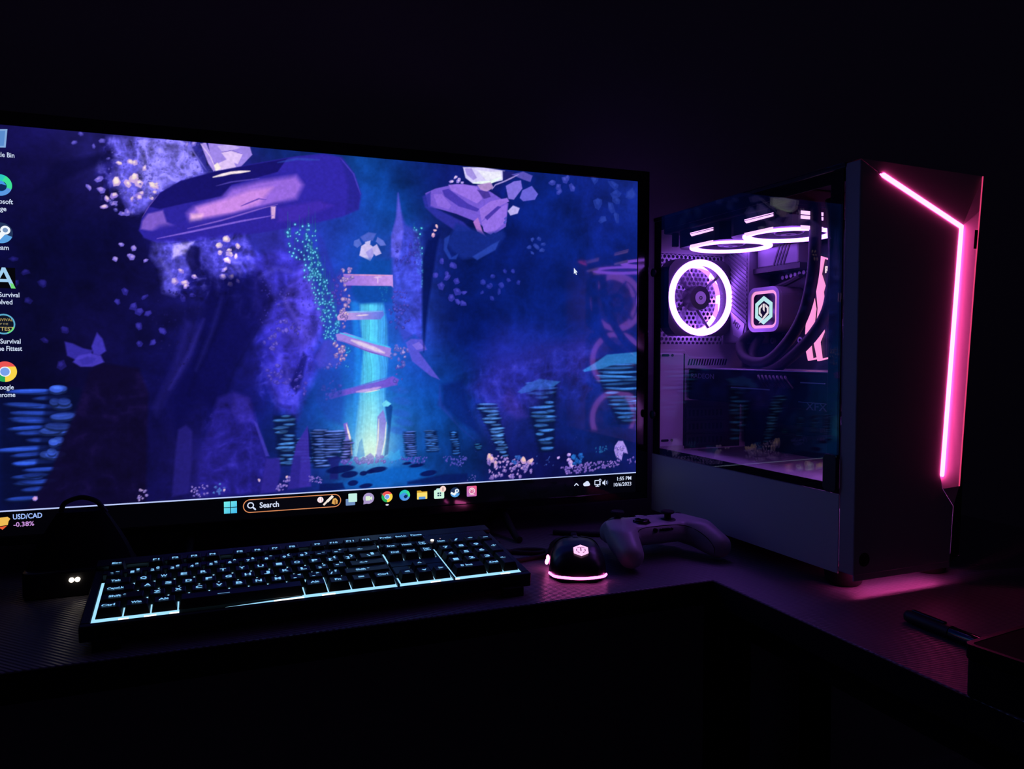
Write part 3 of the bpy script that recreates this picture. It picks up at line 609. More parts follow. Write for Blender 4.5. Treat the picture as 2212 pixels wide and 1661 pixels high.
                col*=(1+.26*st*(1-.6*lo[...,0]))[...,None]; s.mix(sl,a*.93,col)
        fine=s.noise(7,77,2); s.c*=(1+.13*fine)[...,None]
        return np.clip(s.c,0,255)
# ================================================================ the room
def plane(name,pts,mat,kind='structure'):
    o=MB().add(pts,[tuple(range(len(pts)))]).build(name,mat); o['kind']=kind; return o
WALLM=pm('painted_wall',(.34,.33,.36),.9,spec=.2,var=.05,bump=.25,scale=140)
FLOORM=pm('dark_carpet',(.02,.02,.022),.95,spec=.1,var=.3,bump=.5,scale=400)
X0,X1,Y0,Y1,ZC=-1.7,2.3,-1.9,1.255,2.5
MB().box(X0,Y0,-.05,X1,Y1,0).build('floor',FLOORM)['kind']='structure'
MB().box(X0,Y1,0,X1,Y1+.08,ZC).build('wall_back',WALLM)['kind']='structure'
MB().box(X1,Y0,0,X1+.08,Y1,ZC).build('wall_right',WALLM)['kind']='structure'
MB().box(X0-.08,Y0,0,X0,Y1,ZC).build('wall_left',WALLM)['kind']='structure'
MB().box(X0,Y1-.015,0,X1,Y1,.09).build('baseboard_back',pm('painted_trim',(.4,.4,.42),.5,var=.03))['kind']='structure'
# ================================================================ desk
WEAVE=weave_mat()
desk=empty('desk',(.5394,.7631,0),math.radians(1.2),'black L-shaped desk with a carbon weave top carrying the screen and computer','desk')
T=.028
o=MB().prism([(-1.35,0),(0,0),(0,-1.25),(.62,-1.25),(.62,.47),(-1.35,.47)],T,((0,0,DZ-T),(1,0,0),(0,1,0),(0,0,1))).build('desktop',WEAVE,desk,bevel=.0015)
EB=.0012
for (xa,ya,xb,yb) in ((-1.35,-EB,EB*0,0),(-EB,-1.25,0,-EB)): MB().box(xa,ya,DZ-T,xb,yb,DZ-.001).build('edge_band',MATTE,desk)
for (x,y) in [(-1.29,.05),(-1.29,.42),(.05,-1.19),(.56,-1.19),(.56,.42),(.06,.05)]:
    l=MB().box(x-.022,y-.022,.012,x+.022,y+.022,DZ-T).build('leg',STEEL,desk,bevel=.003)
    MB().lathe([(.017,0),(.02,.004),(.02,.012)],((x,y,0),(1,0,0),(0,1,0),(0,0,1)),16).build('levelling_foot',RUB,l)
for a,b in [((-1.27,.40),(.54,.44)),((.03,-1.19),(.07,.03)),((.54,-1.17),(.58,.40))]:
    MB().box(a[0],a[1],DZ-T-.04,b[0],b[1],DZ-T).build('frame_rail',STEEL,desk)
# ================================================================ monitor
XL,SW,ZT,SH,TY=-.2779,.8852,.5445,.4940,1.0700
XR,ZB=XL+SW,ZT-SH; MCX=XL+SW/2
mon=empty('monitor',(MCX,TY,DZ),0,'large flat monitor showing a blue glowing cave on its desktop','monitor')
def sp(px,py,y=0.): return (XL-MCX+px/1920*SW,y,ZT-py/1080*SH)
hw=SW/2; B=.0212; BT=.0170; BB=.0120
m=MB()
m.box(-hw-B,-.0012,ZT,hw+B,.02,ZT+BT).box(-hw-B,-.0012,ZB-BB,hw+B,.02,ZB).box(-hw-B,-.0012,ZB,-hw,.02,ZT).box(hw,-.0012,ZB,hw+B,.02,ZT)
m.build('bezel',GLOSS,mon,bevel=.0012)
m=MB().prism([(-hw-B+.003,ZB-BB+.003),(hw+B-.003,ZB-BB+.003),(hw+B-.003,ZT+BT-.003),(-hw-B+.003,ZT+BT-.003)],.022,((0,.02,0),(1,0,0),(0,0,1),(0,1,0)))
m.build('back_shell',BLACK,mon,bevel=.004)
MB().box(-.27,.042,.075,.27,.075,.36).build('rear_housing',BLACK,mon,bevel=.012)
for x in (-.22,.22):
    f=MB().tube([(x,.02,.052),(x,.012,.030),(x,-.045,.0055),(x,-.06,.0048)],[.008,.007,.0048,.0048],10).tube([(x,.02,.052),(x,.03,.030),(x,.075,.0052)],[.008,.007,.0045],10)
    f.build('foot',BLACK,mon,smooth=True)
INK=ink_mat()
def color_mesh(name,V,Fs,C,parent,percorner=False):
    me=bpy.data.meshes.new(name); me.from_pydata(V,[],Fs); at=me.color_attributes.new('Col','FLOAT_COLOR','POINT')
    at.data.foreach_set('color',np.asarray([tuple(c)+(1.,) for c in C],np.float32).ravel()); me.materials.append(INK)
    o=bpy.data.objects.new(name,me); COL.objects.link(o); o.parent=parent; return o
# --- the wallpaper: a painted grid of light
pic=Paint().run(WALL)
row=int(GH*1013/1080); pic[row:]=(2.2,2.0,5.5)
def srgb(a): a=a/255.; return np.where(a<=.04045,a/12.92,((a+.055)/1.055)**2.4)
L=srgb(pic).astype(np.float32)
gx=np.linspace(0,1920,GW); gy=np.linspace(0,1080,GH); GX,GY=np.meshgrid(gx,gy)
V=np.zeros((GH*GW,3),np.float32); V[:,0]=(XL-MCX+GX/1920*SW).ravel(); V[:,2]=(ZT-GY/1080*SH).ravel()
idx=np.arange(GH*GW).reshape(GH,GW)
q=np.stack([idx[1:,:-1],idx[1:,1:],idx[:-1,1:],idx[:-1,:-1]],-1).reshape(-1,4).astype(np.int32)
me=bpy.data.meshes.new('screen'); me.vertices.add(len(V)); me.vertices.foreach_set('co',V.ravel()); me.loops.add(q.size); me.loops.foreach_set('vertex_index',q.ravel())
me.polygons.add(len(q)); me.polygons.foreach_set('loop_start',np.arange(0,q.size,4,dtype=np.int32)); me.polygons.foreach_set('loop_total',np.full(len(q),4,np.int32))
me.update(calc_edges=True); at=me.color_attributes.new('Col','FLOAT_COLOR','POINT')
at.data.foreach_set('color',np.concatenate([L.reshape(-1,3),np.ones((GH*GW,1),np.float32)],1).ravel()); me.materials.append(INK)
screen=bpy.data.objects.new('screen',me); COL.objects.link(screen); screen.parent=mon; screen['label']='lit screen with a crystal cave wallpaper'
# --- flat pictures on it: icons, words
class Flat:
    def __init__(s): s.V=[];s.F=[];s.C=[];s.n=0
    def poly(s,P,c,k=0.):
        s.n+=1; y=-.00035-.00004*s.n; o=len(s.V); s.V+=[sp(p[0],p[1],y) for p in P]; s.F.append(tuple(range(o,o+len(P)))); s.C+=[lin(c)]*len(P); return s
    def grad(s,P,c0,c1,ax):
        s.n+=1; y=-.00035-.00004*s.n; o=len(s.V); s.V+=[sp(p[0],p[1],y) for p in P]; s.F.append(tuple(range(o,o+len(P))))
        (x0,y0),(x1,y1)=ax; a=lin(c0);b=lin(c1)
        for p in P:
            t=max(0,min(1,((p[0]-x0)*(x1-x0)+(p[1]-y0)*(y1-y0))/((x1-x0)**2+(y1-y0)**2))); s.C.append(tuple(u*(1-t)+v*t for u,v in zip(a,b)))
        return s
    def disc(s,x,y,r,c,ry=None,a0=0,a1=360,n=28):
        P=[(x+r*math.cos(math.radians(a0+(a1-a0)*i/n)),y+(ry or r)*math.sin(math.radians(a0+(a1-a0)*i/n))) for i in range(n+(0 if a1-a0>=360 else 1))]
        if a1-a0<360: P.append((x,y))
        return s.poly(P,c)
    def arc(s,x,y,r0,r1,a0,a1,c,n=24):
        A=[math.radians(a0+(a1-a0)*i/n) for i in range(n+1)]
        return s.poly([(x+r1*math.cos(t),y+r1*math.sin(t)) for t in A]+[(x+r0*math.cos(t),y+r0*math.sin(t)) for t in A[::-1]],c)
    def rect(s,x0,y0,x1,y1,c,r=0.):
        return s.poly(rr(x0,y0,x1,y1,r),c)
    def stroke(s,P,w,c):
        for (x0,y0),(x1,y1) in zip(P,P[1:]):
            l=math.hypot(x1-x0,y1-y0); nx,ny=-(y1-y0)/l*w/2,(x1-x0)/l*w/2; ex,ey=(x1-x0)/l*w*.3,(y1-y0)/l*w*.3
            s.poly([(x0+nx-ex,y0+ny-ey),(x1+nx+ex,y1+ny+ey),(x1-nx+ex,y1-ny+ey),(x0-nx-ex,y0-ny-ey)],c)
        return s
    def text(s,t,x,y,h,c,align='l',width=None,bold=.012):
        s.n+=1; yy=-.00035-.00004*s.n; V,Fs=glyphs(t,bold); w_=max(p[0] for p in V); k=width/w_ if width else h
        ox={'l':0,'c':-w_*k/2,'r':-w_*k}[align]; o=len(s.V)
        s.V+=[sp(x+ox+p[0]*k,y-p[1]*h,yy) for p in V]; s.F+=[tuple(i+o for i in f) for f in Fs]; s.C+=[lin(c)]*len(V); return s
    def build(s,name,label=None):
        o=color_mesh(name,s.V,s.F,s.C,screen)
        if label: o['label']=label
        return o
def rr(x0,y0,x1,y1,r,n=6):
    if r<=0: return [(x0,y0),(x1,y0),(x1,y1),(x0,y1)]
    P=[]
    for cx,cy,a in ((x1-r,y0+r,-90),(x1-r,y1-r,0),(x0+r,y1-r,90),(x0+r,y0+r,180)):
        P+=[(cx+r*math.cos(math.radians(a+90*i/n)),cy+r*math.sin(math.radians(a+90*i/n))) for i in range(n+1)]
    return P
def browser_ring(f,x,y,r):                     # red, yellow, green wheel with a blue eye
    f.arc(x,y,0,r,-150,-30,(234,84,84)); f.arc(x,y,0,r,-30,90,(250,214,74)); f.arc(x,y,0,r,90,210,(40,170,90))
    f.poly([(x,y),(x-r*.87,y-r*.5),(x-r*.5,y+.3*r),(x,y+r*.48)],(40,170,90)); f.poly([(x,y-r*.48),(x+r*.87,y-r*.5),(x-r*.87,y-r*.5),(x-r*.42,y)],(234,84,84))
    f.poly([(x+r*.1,y-r*.48),(x+r*.87,y-r*.5),(x+r*.42,y+r*.28)],(250,214,74))
    f.disc(x,y,r*.49,(236,240,250)); f.disc(x,y,r*.39,(120,160,235))
def wave_ring(f,x,y,r):                        # teal and blue swirl
    f.disc(x,y,r,(40,130,215)); f.arc(x,y,r*.1,r,-170,20,(44,200,190)); f.arc(x,y,r*.3,r,-60,30,(60,224,150)); f.disc(x+r*.12,y+r*.08,r*.46,(14,40,90))
    f.poly([(x-r*.9,y-.1*r),(x-r*.3,y-.45*r),(x+r*.3,y-.35*r),(x+r*.55,y),(x+r*.1,y-.1*r),(x-r*.2,y+.2*r),(x+.1*r,y+.75*r),(x-.4*r,y+.8*r),(x-.8*r,y+.4*r)],(70,150,230)); f.arc(x,y,r*.62,r*1.0,20,120,(90,150,225))
def piston(f,x,y,r):                           # dark disc with white crank
    f.disc(x,y,r,(34,52,90)); f.arc(x,y,r*.0,r,20,160,(90,160,225)); f.stroke([(x-r*.75,y+r*.1),(x-r*.15,y+r*.42),(x+r*.4,y-r*.25)],r*.42,(240,246,252)); f.disc(x+r*.38,y-r*.28,r*.42,(240,246,252)); f.disc(x+r*.38,y-r*.28,r*.22,(120,150,190))
TXT=(214,224,250)
f=Flat(); f.rect(0,1011,1920,1014.6,(190,205,255)); f.build('taskbar_edge','thin pale line along the top of the taskbar')
f=Flat()
for dx in (-17.5,1): 
    for dy in (-17.5,1): f.grad([(594+dx,1042+dy),(594+dx+16.5,1042+dy),(594+dx+16.5,1042+dy+16.5),(594+dx,1042+dy+16.5)],(120,240,235),(60,180,235),((576,1024),(612,1060)))
f.build('start_icon')
f=Flat(); f.poly(rr(628,1022,908,1062,20,10),(222,140,92)); f.poly(rr(630.5,1024.5,905.5,1059.5,17.5,10),(7,6,14))
f.arc(649,1040,6.2,9.4,0,360,TXT); f.stroke([(656,1047),(662,1053)],4.5,TXT); f.text('Search',674,1049,16,TXT,width=54,bold=.02)
f.disc(847,1037,9,(250,240,246)); f.stroke([(843,1030),(844,1037),(842,1044)],1.2,(220,110,120)); f.stroke([(851,1030),(850,1037),(852,1044)],1.2,(220,110,120)); f.stroke([(857,1052),(882,1028)],6,(240,225,215)); f.stroke([(868,1042),(882,1029)],8,(246,234,222))
f.poly([(880,1050),(884,1036),(892,1034),(898,1042),(897,1052),(888,1054)],(224,170,90)); f.poly([(888,1040),(893,1040),(894,1053),(889,1053)],(160,104,50)); f.build('search_box','dark pill with an orange outline reading Search')
f=Flat(); f.rect(922,1040,950,1060,(110,140,190),2); f.rect(930,1024,956,1050,(196,240,228),2); f.build('window_switch_icon')
f=Flat(); f.disc(991,1042,17,(168,150,200)); f.poly([(976,1050),(975,1060),(986,1058)],(168,150,200)); f.rect(982,1035,996,1049,(220,240,214),2); f.poly([(996,1040),(1002,1036),(1002,1048),(996,1045)],(220,240,214)); f.build('chat_icon')
f=Flat(); browser_ring(f,1048,1041,17); f.disc(1048,1066,5,(214,214,226),ry=2.6); f.build('browser_icon','round red yellow green icon with a blue eye on the taskbar')
f=Flat(); wave_ring(f,1103,1040,17); f.build('web_icon')
f=Flat(); f.poly([(1142,1028),(1154,1028),(1158,1032),(1175,1032),(1175,1040),(1142,1040)],(214,164,50)); f.rect(1142,1035,1175,1056,(250,222,110),2); f.rect(1148,1048,1169,1056,(90,150,220),1); f.build('folder_icon')
f=Flat(); f.rect(1204,1025,1222,1034,(190,225,230),4); f.rect(1197,1030,1230,1058,(206,246,224),4)
for i in (0,1):
    for j in (0,1): f.rect(1208+7*i,1038+7*j,1213+7*i,1043+7*j,(40,60,90))
f.disc(1226,1028,10,(252,216,208)); f.text('1',1226,1034,11,(40,30,40),'c'); f.build('store_icon','pale bag icon with a badge reading 1')
f=Flat(); piston(f,1266,1041,16); f.build('game_icon')
f=Flat(); f.grad(rr(1305,1024,1338,1058,3),(180,120,200),(240,90,130),((1305,1058),(1338,1024))); f.disc(1322,1040,10.5,(250,222,228)); f.disc(1322,1040,8,(214,120,170)); f.disc(1322,1038,4.6,(250,230,235)); f.poly([(1319,1036),(1325,1036),(1322,1048)],(200,70,120)); f.rect(1314,1051,1330,1053,(250,210,220)); f.build('pink_app_icon')
f=Flat(); f.stroke([(1685,1045),(1692,1038),(1699,1045)],3.2,TXT); f.build('tray_arrow')
f=Flat(); f.disc(1724,1043,6.5,TXT); f.disc(1732,1040,8,TXT); f.disc(1738,1044,5,TXT); f.rect(1722,1042,1740,1049.4,TXT,3); f.build('cloud_icon')
f=Flat(); f.poly(rr(1760,1031,1781,1048,2),TXT); f.rect(1762.6,1033.6,1778.4,1045.4,(7,6,14)); f.rect(1764,1051,1778,1053.6,TXT); f.rect(1769,1047,1773,1052,TXT); f.disc(1781,1032,5,TXT); f.disc(1781,1032,2.4,(7,6,14)); f.rect(1779.6,1034,1782.4,1050,TXT); f.build('network_icon')
f=Flat(); f.poly([(1790,1038),(1794,1038),(1801,1031),(1801,1052),(1794,1046),(1790,1046)],TXT); f.arc(1800,1041.5,5.5,7.6,-45,45,TXT); f.arc(1800,1041.5,10,12,-48,48,(70,80,120)); f.build('volume_icon')
f=Flat(); f.text('1:55 PM',1902,1037,12.5,TXT,'r',width=55); f.text('10/6/2023',1902,1057,12.5,TXT,'r',width=68); f.build('clock','clock reading 1:55 PM 10/6/2023')
f=Flat(); f.poly([(16,1030),(44,1028),(50,1034),(46,1040),(44,1050),(20,1052),(14,1044)],(238,188,84)); f.poly([(22,1054),(42,1052),(32,1062)],(232,92,52)); f.text('USD/CAD',56,1036,13.5,(160,190,255),'l',width=67,bold=.02); f.text('-0.38%',57,1056,12,(206,150,226),'l',width=47); f.build('currency_widget','widget reading USD/CAD -0.38% at the left of the taskbar')
LAB=(206,220,246)
f=Flat(); f.poly([(32,14),(67,10),(62,58),(38,60)],(130,170,220)); f.poly([(36,18),(62,15),(58,54),(41,56)],(90,140,205)); f.text('Recycle Bin',81,83,12.5,LAB,'r',width=64); f.build('recycle_bin_icon','blue bin icon reading Recycle Bin at the top left corner')
f=Flat(); wave_ring(f,46,156,28); f.text('Microsoft',75,204,12.5,LAB,'r',width=58); f.text('Edge',60,223,12.5,LAB,'r',width=29); f.build('web_shortcut')
f=Flat(); piston(f,46,280,27); f.text('Steam',63,324,12.5,LAB,'r',width=36); f.build('game_shortcut')
f=Flat(); f.rect(22,370,76,424,(5,5,10)); f.poly([(26,424),(46,370),(54,370),(76,424),(66,424),(60,408),(38,408),(34,424)],(160,205,240)); f.poly([(41,400),(57,400),(50,382)],(5,5,10)); f.poly([(64,410),(71,412),(76,424),(66,424)],(110,220,120)); f.text('ARK Survival',84,447,12.5,LAB,'r',width=80); f.text('Evolved',68,466,12.5,LAB,'r',width=48); f.build('letter_a_shortcut','black icon with a big pale letter A')
f=Flat(); f.disc(47,518,26,(90,170,205),ry=27); f.disc(47,518,22.5,(14,20,36),ry=23); f.text('SURVIVAL',46,510,7,(170,150,90),'c',width=44); f.text('OF THE',46,520,5,(150,140,100),'c',width=22); f.text('FITTEST',46,535,9.5,(200,180,110),'c',width=48); f.arc(47,518,22.5,26,20,70,(110,220,120)); f.build('badge_shortcut')
f.V=[]
f=Flat(); f.text('ARK Survival',84,569,12.5,LAB,'r',width=80); f.text('of the Fittest',87,588,12.5,LAB,'r',width=74); f.build('shortcut_caption')
f=Flat(); browser_ring(f,47,643,27); f.text('Google',66,690,12.5,LAB,'r',width=42); f.text('Chrome',69,710,12.5,LAB,'r',width=48); f.build('browser_shortcut','large red yellow green wheel at the left edge')
f=Flat(); f.poly([(1680,307),(1680,327),(1684.6,323),(1688,330.5),(1691,329),(1687.8,321.8),(1694,321.4)],(222,232,246)); f.build('mouse_pointer')
MEMA1=[(0.1757, 0.3499), (0.1721, 0.3348), (0.1757, 0.3097), (0.1895, 0.2996), (0.1889, 0.3115), (0.1834, 0.3335)]
MEMA2=[(0.1804, 0.2857), (0.1765, 0.2648), (0.1678, 0.2668), (0.1686, 0.2642), (0.1834, 0.2622), (0.1891, 0.2806)]
MEMA0=[(0.1821, 0.4049), (0.1794, 0.4033), (0.184, 0.3726), (0.1902, 0.3731)]
MEMB1=[(0.164, 0.4073), (0.1464, 0.4011), (0.148, 0.3997), (0.158, 0.4034), (0.1629, 0.3825), (0.156, 0.3659), (0.1591, 0.3572), (0.1553, 0.3352), (0.1681, 0.3191), (0.1667, 0.3358), (0.1708, 0.3644), (0.1661, 0.3826)]
MEMB2=[(0.1567, 0.3053), (0.1563, 0.3021), (0.1635, 0.2881), (0.1592, 0.2649), (0.1476, 0.2669), (0.1478, 0.265), (0.1656, 0.2617), (0.174, 0.2908)]
# ================================================================ computer tower   local axes: a right, b back, z up
tow=empty('computer_tower',(.6487,.6766,DZ),math.radians(2.234),'white computer tower with a glass side and a glowing pink edge line','computer')
X,Y,Z=(1,0,0),(0,1,0),(0,0,1)
CW,CDp,CH=.2,.389,.487
# shell
MB().box(.004,.022,.02,CW-.004,CDp,.026).build('bottom_plate',WHITE,tow)
for a,b in ((.030,.022),(CW-.03,.022),(.03,CDp-.04),(CW-.03,CDp-.04)):
    MB().lathe([(.017,0),(.02,.003),(.022,.018),(.022,.0205)],((a,b,0),X,Y,Z),24).build('case_foot',RUB,tow,smooth=True)
MB().box(0,.002,.02,.0015,CDp,.1115).build('side_panel',WHITE,tow,bevel=.0006).__setitem__('label','plain white steel strip below the glass')
MB().box(CW-.0015,.002,.02,CW,CDp,CH).build('far_side_panel',WHITE,tow)
MB().box(0,.0,CH-.006,CW,CDp,CH).build('top_panel',BLACK,tow,bevel=.0015)
MB().box(.02,.05,CH,.18,.36,CH+.0025).build('dust_filter',MATTE,tow)
g=MB().box(-.0035,.003,.1125,-.0005,CDp-.004,CH-.001).build('glass_panel',glass_mat(),tow)
m=MB(); x0,x1=-.0004,.0014
m.box(x0,.003,.1125,x1,CDp-.004,.1225).box(x0,.003,.4655,x1,CDp-.004,CH-.007).box(x0,.003,.1225,x1,.0205,.4655).box(x0,.368,.1225,x1,CDp-.004,.4655)
m.build('glass_border',MATTE,g)
MB().prism(rr(.0028,.1128,.0235,.1565,.006),.006,((-.0040,0,0),Y,Z,X)).build('glass_clip',BLACK,g,bevel=.001)
for b,z in ((.378,.40),(.378,.175)):
    MB().lathe([(.005,0),(.0065,.001),(.0065,.004),(.004,.005)],((-.0035,b,z),Y,Z,(-1,0,0)),20).build('thumb_screw',BLACK,g,smooth=True)
# back wall: hex grille with real holes, plates around
bw=.3775
grille=MB(); pit=.0080; R=pit/math.sqrt(3); hr=.0031
nrow=0; z=.2885
while z<.4315:
    a=.006+(pit/2 if nrow%2 else 0)
    while a<.126:
        o6=[(a+R*math.sin(k*PI/3),z+R*math.cos(k*PI/3)) for k in range(6)]; i6=[(a+hr*math.sin(k*PI/3),z+hr*math.cos(k*PI/3)) for k in range(6)]
        for k in range(6):
            j=(k+1)%6; grille.add([(o6[k][0],bw,o6[k][1]),(o6[j][0],bw,o6[j][1]),(i6[j][0],bw,i6[j][1]),(i6[k][0],bw,i6[k][1])],[(0,1,2,3)])
            grille.add([(i6[k][0],bw,i6[k][1]),(i6[j][0],bw,i6[j][1]),(i6[j][0],bw+.0012,i6[j][1]),(i6[k][0],bw+.0012,i6[k][1])],[(0,1,2,3)])
        a+=pit
    z+=R*1.5; nrow+=1
grille.build('hex_grille',WHITE,tow)
back=MB(); b0,b1=bw-.0006,bw+.002
back.box(.002,b0,.026,CW-.002,b1,.2875).box(.002,b0,.4318,CW-.002,b1,CH-.006).box(.002,b0,.2875,.0052,b1,.4318).box(.1275,b0,.2875,CW-.002,b1,.4318)
bk=back.build('back_panel',WHITE,tow)
# pressed field and slanted vents above the card slots
MB().prism([(.004,.2475),(.130,.2475),(.130,.266),(.062,.2665),(.052,.278),(.004,.278)],.0016,((0,bw-.0018,0),X,Z,Y)).build('pressed_field',WHITE,bk,bevel=.0006)
v=MB()
for i in range(15):
    a=.058+i*.0052; v.prism([(a,.2535),(a+.0022,.2535),(a+.0052,.2635),(a+.003,.2635)],.0008,((0,bw-.0028,0),X,Z,Y))
v.build('slanted_vent',MATTE,bk)
# slot bracket, left, with long slots and screws
br=MB().box(.003,bw-.006,.1235,.048,bw-.002,.272).build('slot_bracket',WHITE,bk,bevel=.0012)
for z in (.2695,.1335):
    MB().prism(rr(.006,z-.0018,.020,z+.0018,.0017),.001,((0,bw-.0066,0),X,Z,Y)).build('screw_slot',MATTE,br)
    MB().lathe([(.0022,0),(.0022,.001)],((.026,bw-.0058,z),X,Z,(0,-1,0)),14).build('screw',STEEL,br)
MB().box(.0485,bw-.0068,.1235,.0495,bw-.002,.272).build('bracket_lip',STEEL,br)
for k,z in enumerate((.176,.154,.132)):
    c=MB().box(.054,bw-.004,z-.0095,.132,bw-.0015,z+.0095).build('slot_cover',SLOT,bk,bevel=.0006)
    h=MB()
    for i in range(9): h.box(.060+i*.0078,bw-.0046,z-.005,.0632+i*.0078,bw-.0038,z+.0045)
    h.build('slot_hole',MATTE,c); MB().box(.0505,bw-.006,z-.007,.0545,bw-.002,z+.007).build('slot_tab',MATTE,c)
MB().box(.0535,bw-.0014,.1180,.1640,bw-.0007,.1965).build('card_shade_plate',SLOT,bk)  # dark sheet added over the white panel as the graphics card's shade
# power supply shroud and tray
sh=MB().box(.004,.062,.026,CW-.004,bw-.002,.1165).build('power_supply_shroud',WHITE,tow,bevel=.0012)
MB().prism([(.0062*math.cos(i*PI/10),.0035*math.sin(i*PI/10)) for i in range(20)],.0006,((.013,.165,.1163),Y,X,Z)).build('cable_hole',MATTE,sh)
MB().box(.176,.01,.1165,.179,bw,CH-.006).build('motherboard_tray',STEEL,tow)
MB().box(.004,.022,.0262,CW-.004,.062,.0275).build('front_floor',WHITE,tow)
# ---------------------------------------------------------------- front panel with the light line
FRONT=pm('silver_grey_front',(.42,.41,.43),.45,spec=.35,var=.05,bump=.04,scale=1200)
FP=-.020
LA,LB,LC=(.0341,.4709),(.1605,.4217),(.1377,.1288)        # centre line of the light
def off(p,q,d):
    l=math.hypot(q[0]-p[0],q[1]-p[1]); return ((q[1]-p[1])/l*d,-(q[0]-p[0])/l*d)
hw_=.0022
n1=off(LA,LB,hw_); n2=off(LB,LC,hw_)
def meet(p,d,q,e):                                         # crossing of two offset lines
    det=d[0]*(-e[1])+e[0]*d[1]; t=((q[0]-p[0])*(-e[1])+e[0]*(q[1]-p[1]))/det; return (p[0]+d[0]*t,p[1]+d[1]*t)
d1=(LB[0]-LA[0],LB[1]-LA[1]); d2=(LC[0]-LB[0],LC[1]-LB[1])
up_=[(LA[0]+s_*n1[0],LA[1]+s_*n1[1]) for s_ in (1,-1)]; dn=[(LC[0]+s_*n2[0],LC[1]+s_*n2[1]) for s_ in (1,-1)]
el=[meet(up_[k],d1,dn[k],d2) for k in (0,1)]
outer,inner=(0,1) if el[0][0]>el[1][0] else (1,0)
# main plate: everything left of and below the line
low=(.1400,.1120)
MB().prism([(.001,.0225),(.1545,.0225),(.1585,.0900),low,dn[inner],el[inner],up_[inner],(.0265,.4738),(.001,.4858)],.022,((0,FP,0),X,Z,Y)).build('front_plate',FRONT,tow,bevel=.0015)
# sloping facet right of the line, rising to a proud outer rim
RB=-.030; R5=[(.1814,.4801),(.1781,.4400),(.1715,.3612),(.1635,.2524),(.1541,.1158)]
in_=FP+.0045; E0,D0=el[outer],dn[outer]; lerp=lambda p,q,t:(p[0]+(q[0]-p[0])*t,p[1]+(q[1]-p[1])*t)
Lf=[E0,lerp(E0,D0,.2),lerp(E0,D0,.57),D0,low]
MB().add([(p[0],in_ if i<4 else FP,p[1]) for i,p in enumerate(Lf)]+[(p[0],RB,p[1]) for p in R5[1:]]+[(.1585,FP,.0900)],[(0,1,6,5),(1,2,7,6),(2,3,8,7),(3,4,8),(4,9,8)]).build('front_facet',WHITE,tow)
MB().add([(up_[outer][0],FP,up_[outer][1]),(E0[0],FP,E0[1]),(R5[1][0],RB,R5[1][1]),(R5[0][0],RB,R5[0][1]),(.001,FP,.4859),(.0265,FP,.4738),(E0[0],in_,E0[1])],[(1,2,3),(1,3,4),(0,1,4,5),(1,6,2)]).build('front_top_plate',FRONT,tow)
MB().add([(R5[0][0],RB,R5[0][1]),(R5[3][0],RB,R5[3][1]),(R5[4][0],RB,R5[4][1]),(.1585,FP,.09),(.1545,FP,.0225),(.197,0,.0225),(.197,0,.486),(.001,FP,.4859),(.001,0,.4859)],[(0,1,2,3,4,5,6),(0,6,8,7)]).build('front_side_plate',BLACK,tow)
MB().tube([(p[0],RB,p[1]) for p in R5],.0007,8).build('facet_rim',em('rim_highlight_glow',(1.,.06,.22),.75),tow,smooth=True)  # the pink highlight along the rim is put in as emission
LEDP=em('pink_line_light',(1.,.062,.34),14.)
cap=lambda c,d,s_:[(c[0]+hw_*(math.cos(t)*d[0]-math.sin(t)*d[1]),c[1]+hw_*(math.cos(t)*d[1]+math.sin(t)*d[0])) for t in [s_*(-PI/2+PI*i/6) for i in range(1,6)]]
u1=(-d1[0]/math.hypot(*d1),-d1[1]/math.hypot(*d1)); u2=(d2[0]/math.hypot(*d2),d2[1]/math.hypot(*d2))
Pl=[up_[outer],el[outer],dn[outer]]+sorted(cap(LC,u2,1),key=lambda p:-((p[0]-dn[inner][0])**2+(p[1]-dn[inner][1])**2))+[dn[inner],el[inner],up_[inner]]+sorted(cap(LA,u1,1),key=lambda p:((p[0]-up_[inner][0])**2+(p[1]-up_[inner][1])**2))
MB().prism(Pl,.0100,((0,FP-.0014,0),X,Z,Y)).build('light_line',LEDP,tow).__setitem__('label','glowing pink light line bent at the upper right')
MB().lathe([(.0075,0),(.008,.0005),(.008,.003)],((.0165,FP-.0008,.040),X,Z,(0,1,0)),28).build('power_button',BLACK,tow,smooth=True)
MB().add([(.1697,-.0292,.3952),(.1742,-.0302,.3952),(.1760,-.0302,.4172),(.1715,-.0292,.4172)],[(0,1,2,3)]).build('facet_notch',MATTE,tow)
MB().box(.002,FP+.0003,.0165,.1540,FP+.0022,.0230).build('front_lip',FRONT,tow)  # added to stop the hidden strip's light spreading forward
MB().box(.010,FP+.0035,.0221,.140,FP+.0080,.0224).build('added_under_strip',em('added_pink_glow',(1.,.075,.42),26.),tow)  # hidden strip added to throw a pink streak on the desk
